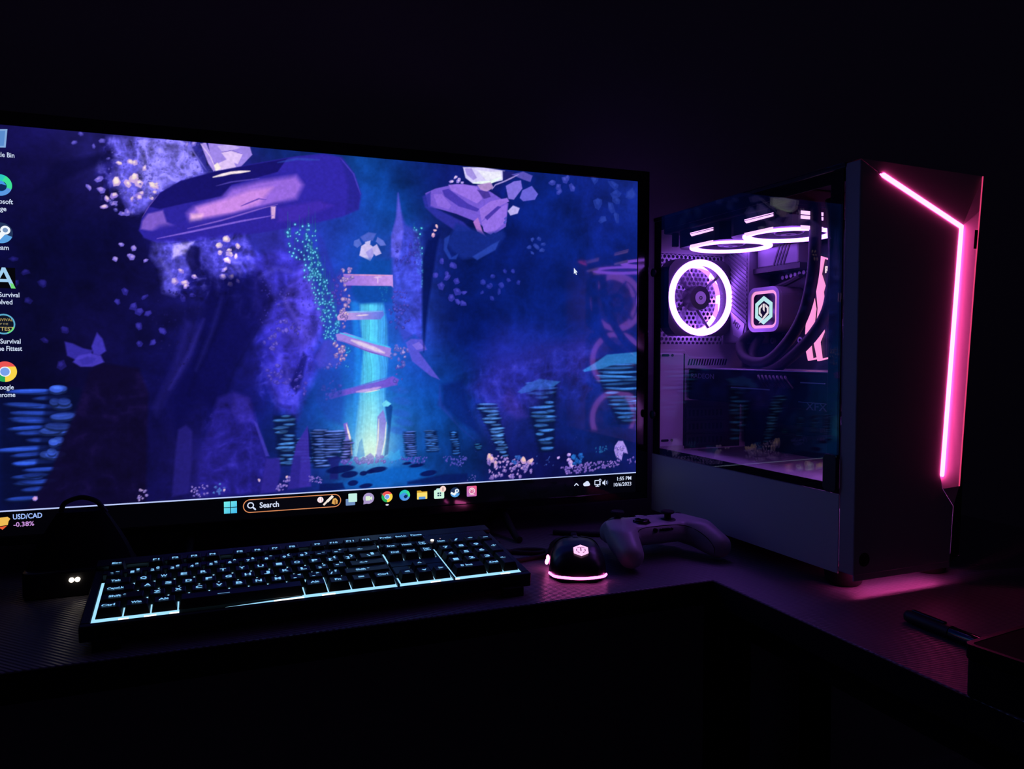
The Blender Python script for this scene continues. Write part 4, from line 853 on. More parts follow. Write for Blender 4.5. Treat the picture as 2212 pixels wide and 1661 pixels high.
# ---------------------------------------------------------------- fans
SMOKE=smoke_mat(); RINGM=em('fan_ring_light',(.37,.115,1.0),13.)
def make_fan(loc,ex,ey,ez,name,label,RINGM=RINGM,sidebars=False):
    f=empty(name,loc); f.parent=tow; f['label']=label
    fr=((0,0,0),ex,ey,ez); E=[Vector(q) for q in (ex,ey,ez)]
    def P(x,y,z): return E[0]*x+E[1]*y+E[2]*z
    # frame: square plate with a round hole
    m=MB(); n=64; half=.0598; r=.0575
    for zf in ((-.0125,.0125),):
        vs=[];fs=[]
        for i in range(n):
            t=2*PI*i/n; c,s=math.cos(t),math.sin(t); k=min(half/max(abs(c),1e-9),half/max(abs(s),1e-9))
            k=min(k,.0745)
            vs+=[P(r*c,r*s,zf[0]),P(r*c,r*s,zf[1]),P(k*c,k*s,zf[0]),P(k*c,k*s,zf[1])]
        for i in range(n):
            j=(i+1)%n; a,b=4*i,4*j; fs+=[(a,b,b+1,a+1),(a+2,a+3,b+3,b+2),(a,a+2,b+2,b),(a+1,b+1,b+3,a+3)]
        m.add(vs,fs)
    m.build('frame',BLACK,f)
    MB().ring(.0500,.0598,.0045,(P(0,0,-.0155),ex,ey,ez),64,bev=.001).ring(.0500,.0570,.0025,(P(0,0,.0127),ex,ey,ez),64).build('light_ring',RINGM,f,smooth=True)
    if sidebars:
        for sx in (-1,1):
            bar=MB()
            for z0,z1 in ((-.0155,-.0095),(.0065,.0095),(.0105,.0125)):
                t0=math.radians(-30)
                pts=[]
                for i in range(9):
                    t=-.48+.96*i/8; pts.append((sx*.0604,.0600*math.tan(t)*.9))
                vs=[P(x,y,z0) for x,y in pts]+[P(x,y,z1) for x,y in pts]
                bar.add(vs,[(i,i+1,10+i,9+i) for i in range(8)])
            bar.build('light_bar',RINGM,f)
    hb=MB().lathe([(.0,-.0125),(.009,-.0125),(.0185,-.0115),(.0195,-.009),(.0195,.010),(.0,.010)],fr,36).build('hub',BLACK,f,smooth=True)
    MB().lathe([(.0,-.0129),(.0025,-.0129),(.0102,-.0129),(.0102,-.0126),(0,-.0126)],fr,28).build('hub_label',pm('hub_foil',(.5,.5,.52),.35,var=.05),hb)
    MB().ring(.0016,.0030,.0003,(P(0,0,-.0132),ex,ey,ez),20).build('hub_mark',BLACK,hb)
    bl=MB(); nseg=6
    for k in range(7):
        a0=2*PI*k/7; vs=[];fs=[]
        for i in range(nseg+1):
            rr_=.0185+(.0485-.0185)*i/nseg; lead=a0+.16*math.sin(i/nseg*1.6); wd=.50+.10*i/nseg
            for j in range(3):
                t=lead+wd*(j/2); zz=-.006+.013*(j/2)
                vs.append(P(rr_*math.cos(t),rr_*math.sin(t),zz))
        for i in range(nseg):
            for j in range(2): q=i*3+j; fs.append((q,q+1,q+4,q+3))
        b=MB().add(vs,fs).build('blade',SMOKE,f,smooth=True)
    for k in range(4):
        t=2*PI*k/4+.5; MB().tube([P(.016*math.cos(t),.016*math.sin(t),.0115),P(.0585*math.cos(t+.12),.0585*math.sin(t+.12),.0115)],.0022,6).build('strut',BLACK,f)
    return f
make_fan((.0595,.357,.3600),X,Z,Y,'rear_fan','upright fan with a bright round ring at the back of the case')
make_fan((.0665,.282,.4455),Y,X,Z,'top_fan','rear one of the two fans lying under the case roof',sidebars=False)
make_fan((.0665,.161,.4455),Y,X,Z,'top_fan','front one of the two fans lying under the case roof',sidebars=False)
RINGF=em('front_fan_ring_light',(.62,.18,1.0),5.)
for k,z in enumerate((.378,.258,.138)):
    make_fan((.104,.0425,z),(-1,0,0),Z,(0,-1,0),'front_fan',('upper','middle','lower')[k]+' one of three intake fans behind the front plate',RINGF)
SB=em('fan_side_light',(.85,.42,1.0),2.)
for bA,bB in ((.245,.2995),(.123,.178)):
    for z0,z1,sl in ((.4505,.4518,0),(.4462,.4497,.004),(.4290,.4337,.004)):
        MB().prism([(bA,z0+(z1-z0)*.3),(bB-sl,z0),(bB,z1),(bA,z1)],.0006,((.0060,0,0),Y,Z,X)).build('side_light',SB,tow)
for z0,z1 in ((.4475,.4520),(.4420,.4462),(.4290,.4337)): MB().box(.030,.0996,z0,.0665,.1002,z1).build('side_light',SB,tow)
MB().box(.002,.003,.466,CW-.002,.02,.481).build('front_header',STEEL,tow)
MB().box(.002,.0205,.026,.006,.0235,.466).build('front_pillar',STEEL,tow)
MB().box(.004,.10,.4585,.130,.366,.480).build('radiator',MATTE,tow,bevel=.002)
MB().box(.010,.345,.438,.018,.352,.4585).build('radiator_clip',MATTE,tow)
# ---------------------------------------------------------------- motherboard
mb=MB().box(.1650,.122,.126,.1668,.366,.431).build('motherboard',PCB,tow)
s=MB().box(.118,.305,.288,.164,.364,.432).build('port_cover',SINK,mb,bevel=.003)
r_=MB()
for i in range(15):
    z=.322+i*.0068; r_.prism([(.3065,z),(.352,z+.030),(.352,z+.0325),(.3065,z+.0025)],.0016,((.1166,0,0),Y,Z,X))
r_.build('ridge',SINK,s)
pl=MB().prism([(.3450,.3410),(.3095,.3185),(.3165,.2945),(.3365,.3020)],.0012,((.1168,0,0),Y,Z,X)).build('name_plate',ALU,s)
cA=math.cos(math.radians(-38)); sA=math.sin(math.radians(-38))
word(MB(),'MSI',((.1164,.3375,.3200),(0,-cA,sA),(0,sA,cA),(-1,0,0)),h=.0085,align='l').build('name_lettering',BLACK,pl)
t=MB().box(.132,.214,.404,.164,.300,.434).build('heatsink',SINK,mb,bevel=.002)
r_=MB()
for i in range(4):
    b=.262-i*.0068; r_.prism([(b,.404),(b+.003,.404),(b-.010,.434),(b-.013,.434)],.0012,((.1311,0,0),Y,Z,X))
r_.build('groove',BLACK,t)
MB().box(.128,.205,.396,.164,.304,.4035).build('heatsink_foot',BLACK,mb)
for i in range(7): MB().lathe([(.0036,0),(.0036,.0085),(.003,.009)],((.165,.271-i*.0088,.3885+.0008*i),Y,Z,(-1,0,0)),16).build('capacitor',ALU,mb,smooth=True)
for b,z in ((.283,.374),(.296,.2925),(.237,.2925)):
    c=MB().ring(.0022,.0048,.004,((.160,b,z),Y,Z,(1,0,0)),24).build('mount_screw',ALU,mb)
word(MB(),'PRO',((.1645,.272,.300),(0,-1,0),(0,0,1),(-1,0,0)),h=.006).build('board_lettering',ALU,mb)
c=MB().tube(spline([(.150,.30,.372),(.145,.285,.370),(.142,.262,.374),(.140,.24,.378),(.139,.215,.385)]),.004,8).build('fan_lead',BLACK,mb,smooth=True)
for k,z in enumerate((.1450,.158)): MB().box(.156,.19,z,.165,.35,z+.006).build('expansion_slot',BLACK,mb)
# pump block with lit face
PB=(.234,.302,.305,.3725)
pu=MB().prism(rr(PB[0],PB[2],PB[1],PB[3],.014),.044,((.121,0,0),Y,Z,X)).build('pump_block',pm('pump_shell',(.10,.085,.10),.42,var=.1),tow,bevel=.0015)
pu['label']='square water pump with a glowing emblem'
def frame_ring(P0,P1,d,fr): 
    n=len(P0); m=MB(); o,ex,ey,ez=[Vector(q) for q in fr]
    A=[o+ex*p[0]+ey*p[1] for p in P0]; Bq=[o+ex*p[0]+ey*p[1] for p in P1]
    vs=A+Bq+[q+ez*d for q in A]+[q+ez*d for q in Bq]
    return m.add(vs,[f_ for i in range(n) for j in [(i+1)%n] for f_ in ((i,j,n+j,n+i),(2*n+i,3*n+i,3*n+j,2*n+j),(i,2*n+i,2*n+j,j),(n+i,n+j,3*n+j,3*n+i))])
RR=lambda k,r:rr(PB[0]+k,PB[2]+k,PB[1]-k,PB[3]-k,r)
frame_ring(RR(0,.014),RR(.0055,.010),.004,((.1172,0,0),Y,Z,X)).build('pump_rim',ALU,pu)
frame_ring(RR(.0055,.010),RR(.0100,.007),.002,((.1190,0,0),Y,Z,X)).build('pump_light',em('pump_pink_light',(1.,.36,.72),1.1),pu)
MB().prism(RR(.0100,.007),.002,((.1195,0,0),Y,Z,X)).build('pump_mirror',GLOSS,pu)
def hexa(cx,cy,r,sx=1.): return [(cx+r*sx*math.sin(k*PI/3),cy+r*math.cos(k*PI/3)) for k in range(6)]
cx,cy=(PB[0]+PB[1])/2+.001,(PB[2]+PB[3])/2-.001
frame_ring(hexa(cx,cy,.0215),hexa(cx,cy,.0145),.001,((.1188,0,0),Y,Z,X)).build('emblem',em('emblem_cyan_light',(.55,1.,.90),.95),pu)
e2=MB().prism([(cx+.0105,cy+.004),(cx+.0105,cy-.005),(cx+.004,cy-.0100),(cx+.004,cy-.0065),(cx+.0075,cy-.0038),(cx+.0075,cy+.0025),(cx+.004,cy+.0055),(cx+.004,cy+.009)],.001,((.1188,0,0),Y,Z,X))
e2.prism([(cx+.0018,cy+.010),(cx-.0015,cy+.010),(cx-.0015,cy-.002),(cx+.0018,cy+.001)],.001,((.1188,0,0),Y,Z,X)).prism([(cx-.004,cy+.009),(cx-.0105,cy+.004),(cx-.0105,cy-.005),(cx-.004,cy-.0105),(cx+.0065,cy-.018),(cx+.0105,cy-.0195),(cx-.0035,cy-.0065),(cx-.0073,cy-.0035),(cx-.0073,cy+.0025),(cx-.004,cy+.005)],.001,((.1187,0,0),Y,Z,X))
e2.build('emblem_core',em('emblem_white_light',(1.,.92,.86),.9),pu)
# tubes
T1=[(.052,.1000,.462),(.052,.0985,.440),(.052,.0980,.4152),(.055,.105,.3694),(.065,.1303,.3233),(.075,.1704,.2873),(.090,.2285,.2612),(.100,.284,.2642),(.110,.3105,.2850),(.122,.3020,.3020),(.135,.294,.312)]
T2=[(.052,.072,.462),(.050,.066,.43),(.050,.0635,.3953),(.050,.0651,.3653),(.055,.0782,.3264),(.060,.1082,.2953),(.075,.1612,.2682),(.090,.2158,.2494),(.105,.265,.2515),(.118,.292,.272),(.135,.295,.300)]
for P in (T1,T2): MB().tube(spline(P,8),.0076,14).build('coolant_tube',TUBE,tow,smooth=True)
# memory sticks with zigzag lights
MEML=em('memory_light',(1.,.30,.62),1.25)
px=lambda L:[(b,z) for b,z in L]
RA1=MEMA1; RA2=MEMA2; RB1=MEMB1; RB2=MEMB2
for k,(b,pieces) in enumerate(((.176,(RA1,RA2,MEMA0)),(.158,(RB1,RB2)))):
    st=MB().box(.1285,b-.0045,.262,.165,b+.0035,.404).build('memory_stick',BLACK,tow,bevel=.001)
    for P in pieces: MB().prism(P,.0035,((.1250,0,0),Y,Z,X)).build('memory_light',MEML,st)
    if k==1: word(MB(),'R',((.1265,.1515,.3835),(0,-1,0),(0,0,1),(-1,0,0)),h=.0085,bold=.05).build('lit_letter',em('letter_light',(1,.8,.75),1.1),st)
    for b2 in (b-.0125,): MB().box(.158,b2-.002,.262,.165,b2+.002,.404).build('memory_socket',BLACK,tow)
# graphics card
gp=MB().box(.055,.075,.199,.164,.370,.2475).build('graphics_card',CARD,tow,bevel=.003)
MB().box(.054,.073,.2475,.164,.368,.2492).build('backplate',ALU,gp,bevel=.0005)
MB().box(.0538,.180,.2215,.0552,.262,.2232).build('accent_strip',ALU,gp)
MB().box(.0538,.078,.2085,.0552,.125,.2092).build('accent_line',ALU,gp)
MB().box(.0538,.080,.2335,.0552,.122,.2350).build('accent_strip',ALU,gp)
GREY=pm('print_grey',(.22,.22,.25),.5)
word(MB(),'RADEON',((.0544,.3605,.2335),(0,-1,0),(0,0,1),(-1,0,0)),h=.0075,width=.058,align='l').build('card_lettering',GREY,gp)
word(MB(),'XFX',((.0544,.112,.1995),(0,-1,0),(0,0,1),(-1,0,0)),h=.0095,width=.036,align='l').build('card_lettering',GREY,gp)
for k in range(3):
    b=.122+k*.098; fn=MB().lathe([(0,-.001),(.014,-.001),(.016,.003),(0,.003)],((.108,b,.1975),X,Y,Z),24).build('card_fan',BLACK,gp,smooth=True)
m=MB()
for i in range(8): m.tube(spline([(.056,.205-i*.0075,.238),(.050,.198-i*.0075,.2415),(.046,.190-i*.0075,.236),(.052,.186-i*.0075,.226)],4),.0016,6)
m.build('power_cable',BLACK,gp,smooth=True)
# ================================================================ keyboard   g: key units right, toward the user
U=.01905; TILT=.1292; KZ=.0499
kbd=empty('keyboard',(-.1278,.9082,DZ),.0387,'black full-size keyboard with pale blue backlit keys below the screen','keyboard')
ct,st_=math.cos(TILT),math.sin(TILT)
def K(gx,gy,h=0.): return Vector((gx*U,-gy*U*ct-h*st_,KZ-gy*U*st_+h*ct))
KX,KYd,KN=Vector((1,0,0)),Vector((0,ct,st_)),Vector((0,-st_,ct))       # right, away, up of the key plane
def kbox(mb,x0,y0,h0,x1,y1,h1):
    P=[K(x0,y1,h0),K(x1,y1,h0),K(x1,y0,h0),K(x0,y0,h0),K(x0,y1,h1),K(x1,y1,h1),K(x1,y0,h1),K(x0,y0,h1)]
    return mb.add(P,[(0,3,2,1),(4,5,6,7),(0,1,5,4),(1,2,6,5),(2,3,7,6),(3,0,4,7)])
PL=-.0112; LIP=-.0062
x0,x1,y0,y1=-.62,23.1,-1.05,7.0
m=MB(); FB=6.615; LL=-.145
kbox(m,x0,y0,-.026,x1,y1,PL-.0006)                       # tray
def rim(a,b,c,d,h=LIP): kbox(m,a,b,PL-.001,c,d,h)
FL_=PL+.0007
rim(x0,y0,x1,-.06); rim(x0,FB,x1,y1,FL_); rim(x0,-.06,LL,FB,FL_); rim(22.62,-.06,x1,FB,FL_)
rim(LL,.97,15.05,1.50,-.004); rim(15.2,.97,18.36,1.50,-.004); rim(18.36,-.06,22.62,1.50,-.006)
rim(15.05,-.06,15.20,FB,PL+.003); rim(18.36,1.50,18.47,FB,PL+.003)
rim(15.2,3.58,18.36,4.45); rim(15.2,4.45,16.2,5.47); rim(17.3,4.45,18.36,5.47)
m.build('case',BLACK,kbd,bevel=.0010,seg=1)
for gx in (.6,21.8):
    MB().box(gx*U-.012,-.006,0,gx*U+.012,.010,.024).build('fold_out_foot',RUB,kbd); MB().box(gx*U-.012,-.138,0,gx*U+.012,-.128,.010).build('rubber_foot',RUB,kbd)
# backlight seen in the gaps between the caps
GLOW=em('key_backlight',(.33,.70,1.0),1.15)
m=MB(); q=lambda a,b,c,d:m.add([K(a,d,PL),K(c,d,PL),K(c,b,PL),K(a,b,PL)],[(0,1,2,3)])
q(LL,.25,15.05,.97); q(LL,1.75,15.05,5.62); q(LL,5.62,3.80,FB); q(9.9,5.62,15.05,FB)
m.add([K(5.6,FB-.01,PL),K(9.9,FB,PL),K(9.9,6.30,PL)],[(0,1,2)])
q(15.2,.25,18.36,.97); q(15.2,1.75,18.36,3.58); q(16.2,4.45,17.3,5.47); q(15.2,5.47,18.36,FB); q(18.47,1.75,22.62,FB)
m.build('backlight_sheet',GLOW,kbd)
HOT=em('key_backlight_hot',(1.,.93,.84),2.2)
for a,b in ((1.05,1.5),(2.2,2.75),(3.35,3.79),(8.4,9.95),(10.9,11.6),(17.0,17.6),(18.5,18.75),(21.3,21.9)):
    MB().add([K(a,FB-.008,PL+.0003),K(b,FB-.008,PL+.0003),K(b,6.46,PL+.0003),K(a,6.46,PL+.0003)],[(0,1,2,3)]).build('backlight_led',HOT,kbd)
CAPM=pm('key_plastic',(.014,.014,.016),.5,spec=.4,bump=.08,scale=1500)
caps={}
def cap_mesh(w,h):
    if (w,h) in caps: return caps[(w,h)]
    bx,by=(w*U-.0010)/2,(h*U-.0010)/2; tx,ty=bx-.0026,by-.0024; sh=.0009; H=.0093; mb_=MB()
    def pt(x,y,z): return KX*x+KYd*y+KN*z
    rim=[(-bx,-by,-H),(bx,-by,-H),(bx,by,-H),(-bx,by,-H)]; top=[(-tx,-ty+sh,0),(tx,-ty+sh,0),(tx,ty+sh*.5,0),(-tx,ty+sh*.5,0)]
    dish=[(-tx*.55,-ty*.6,-.0005),(tx*.55,-ty*.6,-.0005),(tx*.55,ty*.65,-.0005),(-tx*.55,ty*.65,-.0005)]
    mb_.add([pt(*p) for p in rim+top+dish],[(0,1,5,4),(1,2,6,5),(2,3,7,6),(3,0,4,7),(4,5,9,8),(5,6,10,9),(6,7,11,10),(7,4,8,11),(8,9,10,11),(0,3,2,1)])
    caps[(w,h)]=mb_.mesh('keycap',CAPM,bevel=.0005,seg=1); return caps[(w,h)]
LEG=em('key_legend_light',(.24,.60,1.0),1.0)
leg={}
def legend(key,parent,lines):
    if key not in leg:
        mb_=MB()
        for t,x,y,h,wd in lines: word(mb_,t,(KX*x+KYd*y+KN*.00025,KX,KYd,KN),h=h,width=wd,bold=.035)
        leg[key]=mb_.mesh('legend',LEG)
    put('legend',leg[key],parent)
def key(gx,gy,w,txt,h=1.):
    k=put('keycap',cap_mesh(w,h),kbd,K(gx+w/2,gy+h/2-.0))
    if not txt: return
    if isinstance(txt,tuple): legend(txt,k,[(txt[0],-.0022,-.0038,.0050,.0036),(txt[1],.0028,.0012,.0046,.0034)])
    elif len(txt)==1 and txt not in '<>^v': legend(txt,k,[(txt,-.0002,-.0028,.0054,.0062)])
    elif txt in ('<','>','^','v'): legend(txt,k,[(txt,0,-.002,.0045,.0055)])
    elif '\n' in txt:
        a,b=txt.split('\n'); legend(txt,k,[(a,0,.0005,.0034,.0075),(b,0,-.0045,.0034,.0078)])
    else: legend(txt,k,[(txt,-(w-1)*U*.18 if w>1 else 0,-.002,.0042,min(.0025*len(txt)+.0014,.0150))])
R1=1.45
for i,(gx,t) in enumerate([(0,'Esc')]+[(2+k,'F%d'%(k+1)) for k in range(4)]+[(6.5+k,'F%d'%(k+5)) for k in range(4)]+[(11+k,'F%d'%(k+9)) for k in range(4)]+[(15.25,'PrtSc'),(16.25,'ScrLk'),(17.25,'Pause')]): key(gx,0,1,t)
for k,t in enumerate([('`','~'),('1','!'),('2','@'),('3','#'),('4','$'),('5','%'),('6','^'),('7','&'),('8','*'),('9','('),('0',')'),('-','_'),('=','+')]): key(k,R1,1,t)
key(13,R1,2,'<-')
key(0,2.5,1.5,'Tab')
for k,t in enumerate('QWERTYUIOP'): key(1.5+k,2.5,1,t)
key(11.5,2.5,1,('[','{')); key(12.5,2.5,1,(']','}')); key(13.5,2.5,1.5,('\\','|'))
key(0,3.5,1.75,'CapsLk')
for k,t in enumerate('ASDFGHJKL'): key(1.75+k,3.5,1,t)
key(10.75,3.5,1,(';',':')); key(11.75,3.5,1,("'",'"')); key(12.75,3.5,2.25,'<-+')
key(0,4.5,2.25,'Shift *')
for k,t in enumerate('ZXCVBNM'): key(2.25+k,4.5,1,t)
key(9.25,4.5,1,(',','<')); key(10.25,4.5,1,('.','>')); key(11.25,4.5,1,('/','?')); key(12.25,4.5,2.75,'Shift *')
for gx,w_,t in [(0,1.25,'Ctrl'),(1.25,1.25,'Win'),(2.5,1.25,'Alt'),(3.75,6.25,'____'),(10,1.25,'Alt'),(11.25,1.25,'Fn'),(12.5,1.25,'='),(13.75,1.25,'Ctrl')]: key(gx,5.5,w_,t)
for k,t in enumerate(['Ins','Home','Page\nUp']): key(15.25+k,R1,1,t)
for k,t in enumerate(['Del','End','Page\nDn']): key(15.25+k,2.5,1,t)
key(16.25,4.5,1,'^')
for k,t in enumerate('<v>'): key(15.25+k,5.5,1,t)
for k,t in enumerate(['Num','/','*','-']): key(18.5+k,R1,1,t)
for r_,s_ in ((2.5,'789'),(3.5,'456'),(4.5,'123')):
    for k,t in enumerate(s_): key(18.5+k,r_,1,t)
key(21.5,2.5,1,'+',2); key(21.5,4.5,1,'<-',2); key(18.5,5.5,2,'0 Ins'); key(20.5,5.5,1,'.Del')
pd=K(18.72,.95,LIP+.0004); MB().prism([(.0021*math.cos(i*PI/8),.0021*math.sin(i*PI/8)) for i in range(16)],.0008,(pd,KX,KYd,KN)).build('num_lock_light',em('white_led',(1.,.86,.70),4.),kbd)
pd=K(19.3,.80,LIP+.0004); MB().prism([(.0007*math.cos(i*PI/8),.0007*math.sin(i*PI/8)) for i in range(16)],.0005,(pd,KX,KYd,KN)).build('caps_lock_light',em('small_led',(.8,.5,.55),.5),kbd)
bt=MB(); word(bt,'CYBERPOWER',(K(20.4,.35,LIP+.0002),KX,KYd,KN),h=.0050,width=.046); bt.build('brand_lettering',pm('brand_print',(.16,.15,.30),.5),kbd)
e=MB(); o_=K(18.62,.22,LIP+.0002)
for r0,r1 in ((.0052,.0062),(.0030,.0038)):
    for k in range(6):
        t0,t1=k*PI/3,(k+1)*PI/3; e.add([o_+KX*(r*math.sin(t))+KYd*(r*math.cos(t)) for r,t in ((r0,t0),(r1,t0),(r1,t1),(r0,t1))],[(0,1,2,3)])
e.build('brand_emblem',MATS['brand_print'],kbd)
# ================================================================ mouse
ms=empty('computer_mouse',(.4045,.8635,DZ),math.radians(-20.5),'black computer mouse with a glowing pink hexagon and a pink rear edge','mouse')
# local: x right, y forward, z up
SEC=[(-.0625,.012,.012),(-.0600,.021,.0195),(-.054,.0280,.0270),(-.044,.0330,.0340),(-.030,.0352,.0385),(-.014,.0352,.0402),(.004,.0345,.0395),(.020,.0342,.0368),(.036,.0342,.0325),(.048,.0335,.0285),(.056,.0310,.0245),(.0605,.0255,.0205),(.0625,.018,.0170)]
def msec(y):
    for i in range(len(SEC)-1):
        if SEC[i][0]<=y<=SEC[i+1][0]:
            t=(y-SEC[i][0])/(SEC[i+1][0]-SEC[i][0]); return tuple(SEC[i][k]*(1-t)+SEC[i+1][k]*t for k in (1,2))
    return (SEC[0][1:] if y<SEC[0][0] else SEC[-1][1:])
def mpt(y,t,d=0.):                       # t 0..1 over the arch from left to right
    w_,h_=msec(y); a=PI*(1-t); e_=.62; c,s=math.cos(a),math.sin(a)
    pinch=.0035*math.exp(-((y-.008)/.022)**2)
    x=(w_+d)*(abs(c)**e_)*(1 if c>0 else -1); z=.0035+(h_-.0035+d)*(abs(s)**.78)
    x+=pinch*(1 if c<0 else -.3)*abs(c); return Vector((x,y,z))
def arch(mb_,ys,t0,t1,n,d=0.):
    vs=[];k=n+1
    for y in ys: vs+=[mpt(y,t0+(t1-t0)*i/n,d) for i in range(k)]
    fs=[(r*k+i,r*k+i+1,(r+1)*k+i+1,(r+1)*k+i) for r in range(len(ys)-1) for i in range(n)]
    return mb_.add(vs,fs)
ys=[-.0625+.125*i/40 for i in range(41)]
b=arch(MB(),ys,0,1,28)
n=29; b.f+=[tuple(range(n)),tuple((len(ys)-1)*n+i for i in range(n))[::-1]]+[((r)*n,(r+1)*n,(r+1)*n+n-1,r*n+n-1) for r in range(len(ys)-1)]
MS=pm('mouse_shell',(.010,.010,.012),.32,spec=.45,var=.1)
b.build('shell',MS,ms,smooth=True)
yb=[.006+.0535*i/16 for i in range(17)]
arch(MB(),yb,.17,.475,10,.0009).build('left_button',MS,ms,smooth=True)
arch(MB(),yb,.525,.83,10,.0009).build('right_button',MS,ms,smooth=True)
MB().ring(.006,.0105,.0075,((-.00375,.030,.0285),(0,1,0),(0,0,1),(1,0,0)),28,bev=.001).build('scroll_wheel',RUB,ms,smooth=True)
MB().box(-.0035,.002,.0375,.0035,.012,.0402).build('speed_button',BLACK,ms,bevel=.0012)
def outline(t0,t1,n,z,d):
    P=[]
    for i in range(n+1):
        t=t0+(t1-t0)*i/n; a=math.radians(t); P.append((.0343*math.sin(a)*(1 if True else 1),-.0625*math.cos(a)))
    return P
MP=em('mouse_pink_light',(1.,.12,.58),5.5)
def edge(xs):                            # rear outline at the base, x by angle
    out=[]
    for a in xs:
        y=-.0632*math.cos(math.radians(a)); w_,h_=msec(max(-.0625,y)); out.append(Vector(((w_+.0012)*(1 if a>0 else -1) if abs(a)>22 else (msec(-.060)[0])*a/22*.95,y-.0012*math.cos(math.radians(a)),.0068)))
    return out
MB().tube(spline(edge([-52,-40,-30,-22,-11,0,11,22,32,44]),3),.0013,8,1.3).build('rear_light',MP,ms,smooth=True)
sl=[mpt(y,.0,.0012)+Vector((-.0022,0,.0085)) for y in (-.012,-.006,.000,.006,.012)]
MB().tube(sl,.0022,8,1.5).build('side_light',em('mouse_side_light',(1.,.13,.50),9.),ms,smooth=True)
MB().lathe([(.0,0),(.03,0),(.03,.0035),(0,.0035)],((0,0,.0006),(1,0,0),(0,1.9,0),(0,0,1)),28).build('base',BLACK,ms)
lp=mpt(-.043,.5,.0004); n1_=(mpt(-.040,.5)-mpt(-.046,.5)).normalized(); n2_=Vector((1,0,0)); n3_=n2_.cross(n1_)
if n3_.z<0: n3_=-n3_
lg=MB().prism(hexa(0,0,.0102),.0008,(lp+n2_*.003,n2_,n1_,n3_)).build('logo',em('logo_pink_light',(1.,.44,.80),1.45),ms)
e=MB()
for k in (0,1,2,3,4,5):
    t0,t1=k*PI/3+.12,(k+1)*PI/3-.12
    if k in (2,3): t0,t1=(t0,t1-.25) if k==2 else (t0+.25,t1)
    e.add([lp+n2_*.003+n3_*.001+n2_*(r*math.sin(t))+n1_*(r*math.cos(t)) for r,t in ((.0050,t0),(.0060,t0),(.0060,t1),(.0050,t1))],[(0,1,2,3)])
e.add([lp+n2_*.003+n3_*.001+n2_*x+n1_*y for x,y in ((-.0006,.005),(.0006,.005),(.0006,-.002),(-.0006,-.002))],[(0,1,2,3)])
e.build('logo_mark',pm('logo_purple',(.25,.03,.22),.5),lg)
cz=.0028
cab=[(0,.060,.010),(-.006,.072,.006),(-.022,.086,cz),(-.024,.104,cz),(-.010,.114,cz+.002),(.000,.104,cz+.004),(-.014,.088,cz+.0055),(-.034,.074,cz),(-.052,.066,cz),(-.082,.072,cz),(-.100,.085,cz),(-.106,.100,cz),(-.100,.120,cz)]
MB().tube(spline(cab,7),.0030,10).build('mouse_cable',RUB,ms,smooth=True)
# ================================================================ spare cable beside the keyboard
cb=MB().tube(spline([(.275,.985,.003),(.300,.950,.003),(.330,.955,.003),(.368,.960,.004),(.395,.948,.004),(.392,.928,.003),(.360,.918,.003),(.328,.915,.003),(.310,.930,.003),(.292,.965,.003),(.285,1.00,.003),(.30,1.035,.003)],8),.0030,10).build('usb_cable',RUB,None,smooth=True,loc=(0,0,DZ))
tag(cb,'thin black cable looped on the desk between keyboard and mouse','cable')
cb=MB().tube(spline([(.45,1.04,.004),(.48,1.02,.004),(.51,1.005,.004),(.545,1.005,.004),(.575,1.02,.004),(.600,1.04,.004),(.610,1.09,.004)],8),.0036,10).build('power_cable',RUB,None,smooth=True,loc=(0,0,DZ))
tag(cb,'dark cable lying under the screen behind the game controller','cable')
# ================================================================ game controller
gc=empty('game_controller',(.531,.861,DZ),math.radians(2),'white game controller with two sticks beside the mouse','controller')
def blob(prims,vox,sm):
    bm=bmesh.new()
    for (p,q,r0,r1) in prims:
        p,q=Vector(p),Vector(q); n=7
        for i in range(n+1):
            t=i/n; c=p.lerp(q,t); r=r0*(1-t)+r1*t
            rs=r if isinstance(r,(int,float)) else r
            bmesh.ops.create_icosphere(bm,subdivisions=2,radius=r,matrix=Matrix.Translation(c))
    me=bpy.data.meshes.new('blob'); bm.to_mesh(me); bm.free()
    ob=bpy.data.objects.new('blob',me); COL.objects.link(ob)
    md=ob.modifiers.new('r','REMESH'); md.mode='VOXEL'; md.voxel_size=vox
    md=ob.modifiers.new('s','SMOOTH'); md.factor=.6; md.iterations=sm
    dg=bpy.context.evaluated_depsgraph_get(); me2=bpy.data.meshes.new_from_object(ob.evaluated_get(dg))
    bpy.data.objects.remove(ob); bpy.data.meshes.remove(me); return me2
pr=[((-.034,.038,.036),(.034,.038,.036),.021,.021),((-.030,.020,.034),(.030,.020,.034),.018,.018),((-.036,.052,.032),(.036,.052,.032),.018,.018)]
for s in (-1,1):
    pr+=[((s*.046,.034,.036),(s*.058,.006,.032),.023,.0225),((s*.058,.006,.032),(s*.0665,-.028,.0195),.0225,.0175),((s*.048,.052,.030),(s*.036,.060,.028),.018,.016)]
me=blob(pr,.0028,10)
zs=np.zeros(len(me.vertices)*3); me.vertices.foreach_get('co',zs); zs=zs.reshape(-1,3); top=.0515
hi=zs[:,2]>top-.006; zs[hi,2]=top-.006+(zs[hi,2]-top+.006)*.45; zs[:,2]=np.maximum(zs[:,2],.0012); me.vertices.foreach_set('co',zs.ravel())
me.materials.append(WHITEP); me.name='shell'; me.polygons.foreach_set('use_smooth',[True]*len(me.polygons)); put('shell',me,gc)
